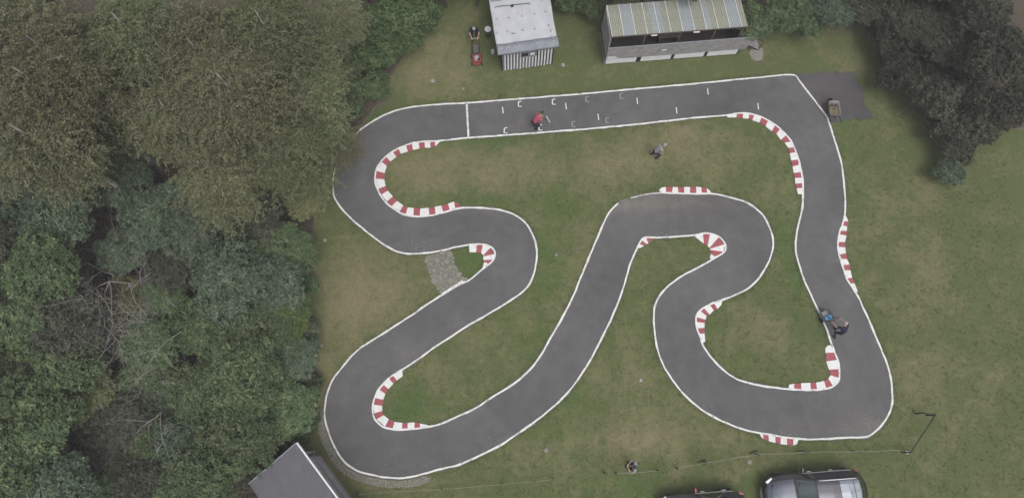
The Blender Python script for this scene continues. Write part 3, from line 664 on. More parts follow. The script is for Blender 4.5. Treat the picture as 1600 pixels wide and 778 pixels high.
# ------------------------------------------------------------------ striped hut with white felt roof
def frame_from(pa, pb):
    """origin and axes of a wall whose foot runs from pa to pb (x along the wall, y away from the viewer)"""
    a, b = at(*pa), at(*pb); d = (b - a); l = d.length; ang = math.atan2(d.y, d.x); return a, ang, l
HA, hang, hl = frame_from((785.5, 111.5), (862.5, 100.5))
hut = thing('striped_hut', 'small hut with black and white striped front and white felt roof', 'hut', HA, hang)
HD = 3.9; HF, HB = 2.08, 2.55      # depth, eaves height front and back
mb = MB(); mb.box((hl / 2, .04, HF / 2), (hl, .06, HF)); mb.obj('front_wall', M['board_dark'], hut)
for sx, nm in ((0, 'side_wall'), (hl, 'side_wall')):
    mb = MB(); o_ = -.03 if sx == 0 else .03
    mb.add([(sx - .03, .07, 0), (sx + .03, .07, 0), (sx + .03, HD, 0), (sx - .03, HD, 0), (sx - .03, .07, HF), (sx + .03, .07, HF), (sx + .03, HD, HB), (sx - .03, HD, HB)], [(0, 1, 5, 4), (1, 2, 6, 5), (2, 3, 7, 6), (3, 0, 4, 7), (4, 5, 6, 7), (3, 2, 1, 0)])
    mb.obj(nm, M['board_dark'], hut)
mb = MB(); mb.box((hl / 2, HD, HB / 2), (hl, .06, HB)); mb.obj('back_wall', M['board_dark'], hut)
# white boards, shorter ones below the window
bw = hl / 16.5
for i in range(16):
    x = .06 + bw * (i + .5)
    z0, z1 = .04 + .03 * math.sin(i * 2.3), HF - .03
    pieces = [(z0, z1)]
    if .98 < x < 1.82: pieces = [(z0, HF - .98), (HF - .45, HF - .03)]
    
    for za, zb in pieces:
        mb = MB(); mb.box((x, -.005, (za + zb) / 2), (bw * .56, .022, zb - za)); bevel(mb.obj('white_board', M['board_white'], hut), .004, 1)
wr = thing('window', 'x', 'x'); del wr['label']; del wr['category']; wr.parent = hut; wr.location = (1.38, -.01, HF - .72)
mb = MB()
for c, d in [((0, 0, .215), (.82, .05, .05)), ((0, 0, -.215), (.82, .05, .05)), ((-.40, 0, 0), (.05, .05, .38)), ((.40, 0, 0), (.05, .05, .38)), ((0, 0, 0), (.05, .05, .38))]: mb.box(c, d)
mb.obj('frame', M['felt_grey'], wr)
mb = MB(); mb.box((-.2, .01, 0), (.34, .012, .37)); mb.obj('dark_pane', M['glass_shed'], wr)
mb = MB(); mb.box((.2, .01, 0), (.34, .012, .37)); mb.obj('pane', M['glass_shed'], wr)
mb = MB(); mb.box((.2, -.012, 0), (.26, .02, .22)); mb.obj('white_shutter', M['board_white'], wr)
mb = MB(); mb.box((hl - .03, -.012, HF / 2), (.05, .04, HF)); mb.obj('corner_post', M['board_dark'], hut)
mb = MB(); mb.box((.03, -.012, HF / 2), (.05, .04, HF)); mb.obj('corner_post', M['felt_grey'], hut)
# sheeted roof: sagging white sheet and a grey flap folded over the front edge
def roof_z(u, v):   # u across 0..1, v from front 0 to back 1
    y = -.22 + v * (HD + .55)
    return HF + .10 + (HB - HF) * max(0, y) / HD + .025 * noise.noise(Vector((u * 5, v * 6, 1))) - .03 * math.sin(u * math.pi * 3) ** 2
def roof_pt(u, v, dz=0):
    x = -.26 + u * (hl + .42) + .03 * noise.noise(Vector((v * 5, 3 + round(u), 0)))
    return Vector((x, -.22 + v * (HD + .55) + .02 * noise.noise(Vector((u * 7, 0, 0))), roof_z(u, v) + dz))
mb = MB(); NU, NV = 30, 36
mb.grid([[roof_pt(i / NU, .085 + .915 * j / NV + .006 * math.sin(i * .8)) for i in range(NU + 1)] for j in range(NV + 1)])
o = mb.obj('roof_sheet', M['felt_white'], hut, True); sm = o.modifiers.new('thick', 'SOLIDIFY'); sm.thickness = .05; sm.offset = -1
mb = MB(); rows = []
for k_, (v, dz) in enumerate(((.11, .012), (.06, .012), (.0, -.01), (-.004, -.16))):
    rows.append([roof_pt(i / NU, v, dz + .012 * noise.noise(Vector((i * .7, k_, 4)))) + Vector((.04 if i == NU else 0, 0, 0)) for i in range(NU + 1)])
mb.grid(rows, flip=True); o = mb.obj('grey_flap', M['felt_grey'], hut, True); sm = o.modifiers.new('thick', 'SOLIDIFY'); sm.thickness = .02; sm.offset = 1
hm = Matrix.Translation(HA) @ Matrix.Rotation(hang, 4, 'Z')
c7 = crop(700, 0, 5.985)
def on_hut(px, py, z=None):
    """where the sight line through a pixel meets the roof"""
    inv = hm.inverted(); z = 2.0
    for _ in range(6):
        p = inv @ at(px, py, z); u = (p.x + .26) / (hl + .42); v = (p.y + .22) / (HD + .55); z = roof_z(u, v)
    return hm @ Vector((p.x, p.y, z))
row_name = {0: 'front flap', 1: 'lower row', 2: 'middle row', 3: 'right edge'}
wts = [(455,182,2,'first'),(570,170,2,'second'),(695,155,2,'third'),(812,137,2,'fourth'),(915,115,2,'fifth'),(460,318,1,'first'),(560,297,1,'second'),(700,287,1,'third'),(815,275,1,'fourth'),(498,460,0,'first'),(563,445,0,'second'),(668,433,0,'third'),(838,412,0,'fourth'),(985,392,0,'fifth'),(948,240,3,'top'),(965,290,3,'middle'),(980,350,3,'bottom'),(880,12,4,'x')]
for x, y, r_, o_ in wts:
    p = on_hut(*c7(x, y)); mb = MB(); rr = Matrix.Rotation(random.uniform(-.6, .6), 3, 'Z')
    mb.box((0, 0, .045), (random.uniform(.08, .13), random.uniform(.08, .13), .055), rr, taper=.8)
    if r_ in (1, 2): lb = 'grey stone weighing down the hut roof, %s from the left in the %s' % (o_, row_name[r_])
    elif r_ == 0: lb = 'grey stone on the grey front flap of the hut roof, %s from the left' % o_
    elif r_ == 3: lb = 'grey stone at the right edge of the hut roof, %s of three' % o_
    else: lb = 'small grey stone near the far right corner of the hut roof'
    o = bevel(mb.obj('roof_stone', M['weight']), .015); o.location = p + Vector((0, 0, .005)); tag(o, lb, 'stone', 'stones holding down the hut roof')
pr = thing('roof_pole', 'thin pole with a dark clamp lying across the hut roof', 'pole', on_hut(*c7(600, 70)) + Vector((0, 0, .06)))
a, b = on_hut(*c7(450, 72)), on_hut(*c7(765, 40)); base_ = pr.location.copy()
mb = MB(); mb.tube([a + Vector((0, 0, .07)) - base_, b + Vector((0, 0, .07)) - base_], .016, 6); mb.obj('pole', M['black_metal'], pr)
for e in (a, b):
    mb = MB(); mb.box(e + Vector((0, 0, .045)) - base_, (.14, .12, .07), Matrix.Rotation(.2, 3, 'Z'), taper=.8); bevel(mb.obj('end_block', M['weight'], pr), .01)
mb = MB(); mb.box((0, .0, .03), (.16, .06, .06), Matrix.Rotation(.3, 3, 'Z')); mb.box((.02, .03, .07), (.05, .05, .06)); mb.obj('clamp', M['rubber'], pr)
p = on_hut(*c7(612, 318)); mb = MB(); mb.tube([(-.12, 0, .02), (0, -.01, .025), (.12, .02, .02)], [.012, .02, .008], 6)
o = mb.obj('roof_stick', M['old_wood']); o.location = p + Vector((0, 0, .01)); tag(o, 'short stick lying on the lower part of the white hut roof', 'stick')
p = at(*c7(448, 18), 2.35)
mb = MB(); mb.box((0, 0, 0), (.55, .16, .05), Matrix.Rotation(hang, 3, 'Z')); o = mb.obj('roof_plank', M['felt_grey']); pp = on_hut(*c7(450, 4)); o.location = pp + Vector((0, 0, .04)); tag(o, 'grey plank at the back left corner of the hut roof', 'plank')
# round white disc on a stand left of the hut
dl = at(763, 57)
dk = thing('disc_stand', 'small round white disc on a short stand left of the striped hut', 'table', dl)
mb = MB(); mb.lathe([(.165, 0), (.18, .015), (.18, .03), (.165, .04)], 24, Matrix.Translation((0, 0, .66))); bevel(mb.obj('disc', M['board_white'], dk, False), .004)
mb = MB(); mb.tube([(0, 0, .04), (0, 0, .66)], .025, 8); mb.obj('stem', M['steel'], dk)
mb = MB(); mb.lathe([(.14, 0), (.14, .02), (.04, .05)], 18); mb.obj('foot', M['black_metal'], dk)
dl = at(770, 84)
mb = MB(); mb.lathe([(.075, 0), (.095, .28), (.10, .29), (.085, .29), (.07, .03)], 18); o = mb.obj('bucket', M['board_white']); o.location = dl; tag(o, 'white bucket against the left wall of the striped hut', 'bucket')

# ------------------------------------------------------------------ roofed drivers' stand
SA, sang, sl = frame_from((945, 101.5), (1158, 85))
std = thing('roofed_stand', 'long raised stand with corrugated roof, grey parapet and white base panels', 'stand', SA, sang)
PH, PT = .62, 1.78; SD = 1.85; RFZ, RBZ = 2.66, 2.42
sl0 = sl - .25
c5x = lambda x, y: c5(x, y)
# base panels and posts
npn = 4; pw = sl0 / npn
for i in range(npn):
    mb = MB(); x0_ = i * pw + (.10 if i else .02); mb.box((x0_ + (pw - .17) / 2, -.01, .36), (pw - .17, .03, .50)); bevel(mb.obj('base_panel', M['board_white'], std), .004, 1)
for i in range(npn + 1):
    mb = MB(); mb.box((max(.04, i * pw - .03), .06, .33), (.10, .09, .66)); mb.obj('post', M['board_dark'], std)
mb = MB(); mb.box((sl0 / 2, SD / 2 + .05, PH - .03), (sl0 + .2, SD - .1, .06)); mb.obj('deck', M['dark_brown'], std)
# parapet: weathered sheets side by side
ns = 9
for i in range(ns):
    wd_ = (sl + .12) / ns; x = -.05 + wd_ * (i + .5)
    mb = MB(); mb.add([(x - wd_ / 2 + .004, -.05, PH - .02), (x + wd_ / 2 - .004, -.05, PH - .02), (x + wd_ / 2 - .004, -.12, PT), (x - wd_ / 2 + .004, -.12, PT),
        (x - wd_ / 2 + .004, -.02, PH - .02), (x + wd_ / 2 - .004, -.02, PH - .02), (x + wd_ / 2 - .004, -.09, PT), (x - wd_ / 2 + .004, -.09, PT)],
        [(0, 1, 2, 3), (5, 4, 7, 6), (3, 2, 6, 7), (1, 0, 4, 5), (0, 3, 7, 4), (2, 1, 5, 6)])
    mb.obj('parapet_sheet', M['old_grey'], std)
mb = MB(); mb.box((sl / 2, -.10, PT + .015), (sl + .16, .06, .03)); mb.obj('top_rail', M['felt_grey'], std)
mb = MB(); mb.add([(0, 0, 0), (1.05 * .62, 0, 0), (.42, 0, .26), (0, 0, .33)], [(0, 1, 2, 3)]); o = mb.obj('white_patch', M['board_white'], std); o.location = (.02, -.058, PH + .02); o.rotation_euler = (R(3.4), 0, 0)
mb = MB(); mb.box((0, 0, 0), (.24, .012, .12)); o = mb.obj('notice', M['board_white'], std); o.location = (sl * .395, -.118, PH + .62)
# walls behind
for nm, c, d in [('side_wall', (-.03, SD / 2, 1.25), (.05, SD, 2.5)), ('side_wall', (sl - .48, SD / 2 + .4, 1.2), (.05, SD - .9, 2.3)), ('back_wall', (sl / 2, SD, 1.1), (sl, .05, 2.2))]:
    mb = MB(); mb.box(c, d); mb.obj(nm, M['old_grey'] if c[0] < 0 else M['dark_brown'], std)
for x in (0.05, pw, 2 * pw, 3 * pw, sl - .62):
    mb = MB(); mb.box((x, .16, 1.6), (.07, .07, 2.0)); mb.obj('roof_post', M['old_wood'], std)
mb = MB(); mb.box((sl / 2 - .3, .16, RFZ - .13), (sl - .7, .06, .14)); mb.obj('beam', M['old_wood'], std)
mb = MB(); mb.box((sl / 2 - .4, .7, 1.35), (1.2, .4, .05)); mb.box((sl / 2 - .9, .7, .98), (.05, .35, .7)); mb.box((sl / 2 + .1, .7, .98), (.05, .35, .7)); mb.obj('bench', M['old_wood'], std)
# roof: corrugated sheets, each with the pale lap joint between
nrp = 23; rw = (sl - .55) / nrp
cols_ = 'ggbbgggbbgggbbggbgggbbggbgg'
roofY0, roofY1 = .02, 2.0
sheet_m = {}
for key, mm in (('g', M['panel_green']), ('b', M['panel_grey'])):
    mb = MB(); K = 14; rows = []
    for yy, zz in ((0, 0), (roofY1 - roofY0, RBZ - RFZ)):
        rows.append([Vector((rw * k / K, yy, zz + .016 * math.cos(2 * math.pi * k / K * 3))) for k in range(K + 1)])
    mb.grid(rows); mb.grid([[v - Vector((0, 0, .012)) for v in r_] for r_ in rows], flip=True); sheet_m[key] = mb.mesh('roof_sheet', mm)
mb = MB(); mb.box((0, (roofY1 - roofY0) / 2, (RBZ - RFZ) / 2 + .022), (.03, math.hypot(roofY1 - roofY0, RBZ - RFZ), .02), Matrix.Rotation(math.atan2(RBZ - RFZ, roofY1 - roofY0), 3, 'X')); lap = mb.mesh('lap_strip', M['board_white'])
for i in range(nrp):
    o = link('roof_sheet', sheet_m[cols_[i]], std, (.02 + rw * i, roofY0, RFZ)); o.rotation_euler = (0, 0, 0)
    if i % 2 == 0 or i == nrp - 1: link('lap_strip', lap, std, (.02 + rw * i, roofY0, RFZ))
mb = MB(); mb.box(((sl - .5) / 2 + .01, roofY0 - .01, RFZ - .03), (sl - .5, .03, .07)); mb.obj('front_board', M['old_wood'], std)
mb = MB(); mb.box((0, 0, 0), (.3, .05, .05)); o = mb.obj('flood_lamp', M['board_white'], std); o.location = (sl * .29, roofY0 - .06, RFZ - .07)
mb = MB(); mb.box((0, 0, 0), (.3, .05, .05)); o = mb.obj('flood_lamp', M['board_white'], std); o.location = (sl * .58, roofY0 - .06, RFZ - .07)
# open steps at the right end
for yy in (.15, .75):
    mb = MB(); mb.tube([(sl + 1.0, yy, 0), (sl + .12, yy, PH + .05)], .03, 4); mb.tube([(sl + .95, yy, .0), (sl + .95, yy, .85)], .02, 4); mb.tube([(sl + .95, yy, .85), (sl + .15, yy, 1.5)], .02, 4); mb.obj('stair_rail', M['board_dark'], std)
for k_ in range(3):
    mb = MB(); mb.box((sl + .85 - k_ * .27, .45, .14 + k_ * .18), (.2, .62, .035)); mb.obj('step', M['old_grey'], std)
o = link('flat_stone', stone_mesh(.42, .05, 77, 8).copy(), None, at(1182, 84)); o.data.materials[0] = M['stone']; tag(o, 'large grey slab on bare ground at the right end of the roofed stand', 'slab')

# ------------------------------------------------------------------ grey roofed building at the bottom left
RA, RB_, RC = at(463.5, 692, 2.9), at(389, 756, 2.6), at(545, 793, 2.9)
ux = (RB_ - RA); ux.z = 0; wdt = ux.length; ux.normalize(); uy = (RC - RA); uy.z = 0; uy = (uy - ux * uy.dot(ux)).normalized()
gb = thing('grey_roofed_garage', 'building with a large plain grey roof and white verge board', 'building', (RA.x, RA.y, 0), math.atan2(uy.y, uy.x))
# local x along the verge (towards the bottom of the photo), local y to the left of it = away from ux
sgn = 1 if Vector((-uy.y, uy.x, 0)).dot(ux) > 0 else -1
LEN = 7.0
def g3(x, y, z): return (x, sgn * y, z)
ncol = 7
for i in range(1):
    mb = MB()
    rows = [[Vector(g3(LEN * j / 20, wdt * k / 12, 2.9 - .3 * k / 12 + .01 * noise.noise(Vector((j * .4, k * .4, 0))))) for k in range(13)] for j in range(21)]
    mb.grid(rows, flip=(sgn > 0)); o = mb.obj('roof', M['slate'], gb); sm = o.modifiers.new('t', 'SOLIDIFY'); sm.thickness = .06; sm.offset = -1
mb = MB(); mb.box(g3(LEN / 2, -.03, 2.90), (LEN, .06, .16)); mb.obj('verge_board', M['board_white'], gb)
mb = MB(); mb.box(g3(-.02, wdt / 2, 2.72), (.04, wdt, .14), Matrix.Rotation(sgn * -.3 / wdt, 3, 'X')); mb.obj('eaves_board', M['felt_grey'], gb)
mb = MB()
mb.box(g3(LEN / 2 + .35, .25, 1.35), (LEN - .5, .12, 2.7)); mb.box(g3(.35, wdt / 2, 1.2), (.12, wdt - .5, 2.4)); mb.box(g3(LEN / 2 + .3, wdt - .25, 1.2), (LEN - .6, .12, 2.4)); mb.obj('wall', M['old_grey'], gb)
mb = MB(); mb.box(g3(LEN / 2 + .55, -.16, 2.35), (LEN - 1.1, .22, .05)); mb.box(g3(LEN / 2 + .55, -.27, 2.37), (LEN - 1.1, .02, .09)); mb.obj('gutter', M['slate'], gb)
mb = MB(); mb.tube([g3(.6, -.16, 2.3), g3(.6, -.05, 1.9), g3(.6, .12, 1.7), g3(.6, .12, 0)], .04, 8); mb.obj('downpipe', M['slate'], gb)

# ------------------------------------------------------------------ low rail along the lawn
def post_rail(name, label, cat, px, zt, mats, rail_r, post_r, group=None, post_skip=(), sag=.0):
    P = [at(*p) for p in px]; root = thing(name, label, cat, P[0], 0, group)
    for i, p in enumerate(P):
        if i in post_skip: continue
        mb = MB(); q_ = p - P[0]; lean = Vector((random.uniform(-.05, .05), random.uniform(-.05, .05), 0))
        mb.tube([q_ + Vector((0, 0, -.05)), q_ + lean * .5 + Vector((0, 0, zt * .5)), q_ + lean + Vector((0, 0, zt + .05))], [post_r, post_r, post_r * .8], 7); mb.obj('post', mats[0], root)
    for a, b in zip(P[:-1], P[1:]):
        mb = MB(); pts = [(a - P[0]).lerp(b - P[0], t / 6) + Vector((0, .015 * math.sin(t * 1.3 + a.x), zt - sag * math.sin(math.pi * t / 6))) for t in range(7)]
        mb.tube(pts, rail_r, 6); mb.obj('rail', mats[1], root)
    return root
post_rail('low_rail', 'thin pale rail on low dark posts along the lawn above the parked cars', 'fence', [(1413,703),(1330,704.5),(1257,706),(1180,709.5),(1100,722),(1057,731)], .34, (M['post_wood'], M['rope']), .014, .032, 'thin low rails', sag=.03)
post_rail('low_rail', 'short thin pale rail crossing the lawn behind the person in the pale shirt', 'fence', [(1026,735),(962,739)], .3, (M['post_wood'], M['rope']), .013, .03, 'thin low rails', sag=.03)
post_rail('low_rail', 'long faint rail at the bottom of the lawn below the lower left hairpin', 'fence', [(865,748),(785,756),(690,763),(560,771)], .28, (M['post_wood'], M['rope']), .010, .028, 'thin low rails', sag=.03)
for px, py, lb in ((944, 738, 'short dark post stump left of the person in the pale shirt'),):
    mb = MB(); mb.tube([(0, 0, -.05), (0, 0, .28), (.02, .01, .3)], [.04, .038, .03], 7); o = mb.obj('post_stump', M['post_wood']); o.location = at(px, py); tag(o, lb, 'post')
post_rail('dark_rail', 'thick dark timber rail slanting across the grass at the lower right', 'fence', [(1409,706),(1447,648),(1430,646)], .75, (M['post_wood'], M['post_wood']), .028, .035)
for px, py, ang_, lb in ((1250, 704.5, .1, 'short dark log lying under the thin rail above the larger car'), (1177, 706, .3, 'dark stick beside the thin rail post above the front of the larger car'), (1097, 720, .3, 'small dark stick by the thin rail between the two cars')):
    mb = MB(); mb.tube([(-.2, 0, .03), (0, .01, .04), (.2, 0, .035)], [.02, .032, .025], 7); o = mb.obj('dark_log', M['post_wood']); o.location = at(px, py); o.rotation_euler = (0, 0, ang_); tag(o, lb, 'log')

# ------------------------------------------------------------------ trees
def tube_batch(mb, pts, r0, r1, n): mb.tube(pts, [r0 + (r1 - r0) * i / (len(pts) - 1) for i in range(len(pts))], n, cap=False)
def leaf_mesh(name, cen, nrm, size, asp, seed, m, rnd=None):
    """one folded leaf (two triangles) per centre"""
    g = np.random.default_rng(seed); n = len(cen)
    nrm = nrm / np.linalg.norm(nrm, axis=1, keepdims=True)
    t = g.normal(size=(n, 3)); t -= nrm * (t * nrm).sum(1, keepdims=True); t /= np.linalg.norm(t, axis=1, keepdims=True)
    b = np.cross(nrm, t); s = (size * g.uniform(.65, 1.35, n))[:, None]
    V = np.empty((n, 4, 3)); fold = nrm * s * .18
    V[:, 0] = cen - t * s; V[:, 1] = cen + b * s * asp + fold; V[:, 2] = cen + t * s; V[:, 3] = cen - b * s * asp + fold
    idx = np.arange(n)[:, None] * 4
    Fq = np.concatenate([idx + np.array([[0, 1, 2]]), idx + np.array([[0, 2, 3]])], 1).reshape(-1, 3)
    me = np_mesh(name, V.reshape(-1, 3), Fq)
    if rnd is None: rnd = g.random(n)
    a = me.attributes.new('leafrand', 'FLOAT', 'POINT'); a.data.foreach_set('value', np.repeat(rnd, 4).astype(np.float32))
    me.materials.append(m); return me
def unit(v): return v / np.linalg.norm(v, axis=1, keepdims=True)
def broadleaf(seed, Rr, Hc, lobes, per, leaf, flat=.75):
    g = np.random.default_rng(seed); rr = random.Random(seed)
    lc, lr = [], []
    for i in range(lobes):
        d = unit(g.normal(size=(1, 3)))[0]; d[2] = abs(d[2]) * .9 - .18
        q_ = d * Rr * g.uniform(.45, .85); q_[2] *= flat; lc.append(q_ + [0, 0, Hc]); lr.append(Rr * g.uniform(.20, .38))
    lc.append(np.array([0, 0, Hc + Rr * .35])); lr.append(Rr * .4)
    cen, nr, rnd = [], [], []
    for c, r_ in zip(lc, lr):
        k = int(per * (r_ / (Rr * .3)) ** 2)
        d = unit(g.normal(size=(k, 3))); d[:, 2] = np.abs(d[:, 2]) * 1.1 - .35; d = unit(d)
        tc_ = c + d * r_ * g.uniform(.7, 1.12, (k, 1)); lobev = g.uniform(-.15, .15)
        for j in range(k):
            m_ = rr.randint(12, 22); off = g.normal(0, leaf * 1.05, (m_, 3)); off[:, 2] *= .6
            cen.append(tc_[j] + off); nn = d[j] * .6 + g.normal(0, .55, (m_, 3)) + [0, 0, .5]; nr.append(nn)
            rnd.append(np.clip(g.uniform(.15, .75) + lobev + g.normal(0, .17, m_), 0, 1))
    cen, nr, rnd = np.concatenate(cen), np.concatenate(nr), np.concatenate(rnd)
    crown = leaf_mesh('crown', cen, nr, leaf, .55, seed, M['leaf_green'], rnd)
    mb = MB(); top = Vector((rr.uniform(-.2, .2), rr.uniform(-.2, .2), Hc + Rr * .2))
    pts = [Vector((0, 0, -.1)), Vector((rr.uniform(-.1, .1), rr.uniform(-.1, .1), Hc * .4)), Vector((rr.uniform(-.15, .15), rr.uniform(-.15, .15), Hc * .75)), top]
    tube_batch(mb, pts, .05 * Hc * .6, .04, 8)
    for c in lc:
        s_ = pts[1].lerp(pts[2], rr.random()) if rr.random() < .6 else pts[2].lerp(top, rr.random())
        e = Vector(c); mid = s_.lerp(e, .5) + Vector((0, 0, .12 * Rr)); tube_batch(mb, [s_, mid, e], .045 * Rr / 2.2, .012, 5)
    return crown, mb.mesh('trunk', M['bark'])
def birch(seed, Rr, Hc, strands, leaf):
    g = np.random.default_rng(seed); rr = random.Random(seed); cen, nr, rnd = [], [], []; mb = MB()
    top = Vector((rr.uniform(-.2, .2), rr.uniform(-.2, .2), Hc + Rr * .75))
    trunk = [Vector((0, 0, -.1)), Vector((rr.uniform(-.2, .2), rr.uniform(-.2, .2), Hc * .5)), Vector((rr.uniform(-.2, .2), rr.uniform(-.2, .2), Hc * .9)), top]
    tube_batch(mb, trunk, .17, .03, 8)
    limbs = []
    for i in range(26):
        a = i * 2.4 + rr.uniform(-.3, .3); rad = Rr * rr.uniform(.35, .95); zz = Hc + Rr * (.7 - 1.0 * (rad / Rr)) + rr.uniform(-.3, .3)
        e = Vector((math.cos(a) * rad, math.sin(a) * rad, zz)); s_ = trunk[1].lerp(trunk[2], rr.random()) if rad > Rr * .6 else trunk[2].lerp(top, rr.random() * .7)
        mid = s_.lerp(e, .55) + Vector((0, 0, .35)); tube_batch(mb, [s_, mid, e], .04, .012, 5); limbs.append((s_, mid, e, a))
    for i in range(strands):
        s_, mid, e, a = limbs[rr.randrange(len(limbs))]
        t = rr.uniform(.15, 1.0); p = s_.lerp(mid, t * 2) if t < .5 else mid.lerp(e, t * 2 - 1)
        p = p + Vector((rr.gauss(0, .28), rr.gauss(0, .28), rr.gauss(.05, .2)))
        aa = a + rr.gauss(0, 1.2); d = Vector((math.cos(aa), math.sin(aa), rr.uniform(-.3, .9))); L_ = rr.uniform(.35, .95); k = 18; tone = rr.uniform(.15, .8)
        q_ = []
        for j in range(k):
            d = (d + Vector((rr.gauss(0, .05), rr.gauss(0, .05), -.085))).normalized(); p = p + d * (L_ / k); q_.append(p.copy())
        q_ = np.array([tuple(v) for v in q_]); q_ = np.repeat(q_, 2, 0) + g.normal(0, .045, (k * 2, 3)); cen.append(q_)
        nr.append(g.normal(0, .7, (k * 2, 3)) + [0, 0, .75]); rnd.append(np.clip(tone + g.normal(0, .16, k * 2), 0, 1))
        if i % 14 == 0: tube_batch(mb, [Vector(v) for v in q_[::9]], .008, .004, 3)
    return leaf_mesh('crown', np.concatenate(cen), np.concatenate(nr), leaf, .55, seed, M['leaf_birch'], np.concatenate(rnd)), mb.mesh('trunk', M['birch_bark'])
def dead_tree(seed, H, spread, lean=(0, 0), dense=0):
    rr = random.Random(seed); mb = MB()
    def br(p, d, l, r_, dep):
        pts = [p]; q_ = p.copy(); dd = d.copy()
        for i in range(4):
            dd = (dd + Vector((rr.gauss(0, .16), rr.gauss(0, .16), rr.gauss(0, .1)))).normalized(); q_ = q_ + dd * l / 4; pts.append(q_.copy())
        tube_batch(mb, pts, r_, r_ * .5, 6 if dep < 2 else 4)
        if dep >= 5: return
        for i in range(rr.choice((2, 3, 3)) + (dense if dep < 4 else 0) if dep else 6 + dense * 2):
            s_ = pts[rr.choice((2, 3, 4)) if dep else rr.choice((2, 3, 4))]; sid = Vector((rr.gauss(0, 1), rr.gauss(0, 1), rr.uniform(-.1, .5))).normalized()
            nd = (dd * (.55 if dep else .35) + sid * spread).normalized(); br(s_, nd, l * rr.uniform(.5, .78), r_ * .5, dep + 1)
    br(Vector((0, 0, -.1)), Vector((lean[0], lean[1], 1)).normalized(), H * .6, .065, 0)
    return mb.mesh('trunk', M['dead_bark'])
PB = [birch(21, 2.3, 8.6, 2300, .043), birch(22, 2.1, 8.2, 2100, .043), birch(23, 2.45, 9.0, 2500, .043)]
PT_ = [broadleaf(31, 2.1, 5.2, 26, 52, .075), broadleaf(32, 1.9, 4.8, 22, 56, .070), broadleaf(33, 2.3, 5.6, 34, 50, .072), broadleaf(34, 2.0, 5.0, 28, 46, .084)]
PS = [broadleaf(41, 1.15, 1.15, 15, 40, .062, .8), broadleaf(42, 1.25, 1.3, 18, 36, .066, .7), broadleaf(43, 1.1, 1.0, 14, 38, .075, .6)]
LM = {'G': 'leaf_green', 'T': 'leaf_teal', 'O': 'leaf_olive', 'Y': 'leaf_yellow', 'D': 'leaf_dark', 'H': 'leaf_hedge', 'N': 'leaf_brown', 'B': 'leaf_birch', 'b': 'leaf_birch_green'}
tcount = 0
def plant(kind, px, py, rad_px, col, label, name=None, group=None, dz=1.0, lean=(0, 0)):
    """px,py,rad_px: where the crown shows in the photograph; its height above ground comes from the kind"""
    global tcount
    lib = {'birch': PB, 'tree': PT_, 'bush': PS}[kind]; v = lib[tcount % len(lib)]; tcount += 1
    R0, H0 = {'birch': (2.3, 8.6), 'tree': (2.1, 5.2), 'bush': (1.15, 1.1)}[kind]
    zc = H0; s = 1
    for _ in range(3):
        zc = H0 * s * dz + .3 * R0 * s
        s = (rad_px / FPX * (CAM_H - zc) * 1.02) / R0
    c = at(px, py, zc)
    rs_ = random.Random(int(px * 7 + py * 13 + 900))
    nm = name or {'birch': 'birch_tree', 'tree': 'broadleaf_tree', 'bush': 'bush'}[kind]
    root = thing(nm, label, 'tree' if kind != 'bush' else 'bush', (c.x, c.y, 0), rs_.uniform(0, 6.28), group)
    root.scale = (s, s, s * dz)
    if lean[0] or lean[1]:      # the crown leans out over the open ground, its foot stands back in the wood
        lv = Vector((lean[0], lean[1], 0)); root.location = root.location - lv
        q_ = Vector((lv.x, lv.y, math.sqrt(max(1, zc * zc - lv.length_squared)))).to_track_quat('Z', 'Y')
        root.rotation_euler = (Matrix.Rotation(0, 3, 'Z') @ q_.to_matrix()).to_euler()
    for part, me in (('crown', v[0]), ('trunk', v[1])):
        o = link(part, me, root)
        if part == 'crown':
            o.material_slots[0].link = 'OBJECT'; o.material_slots[0].material = M[LM[col]]
    return root
W = 'in the left wood'
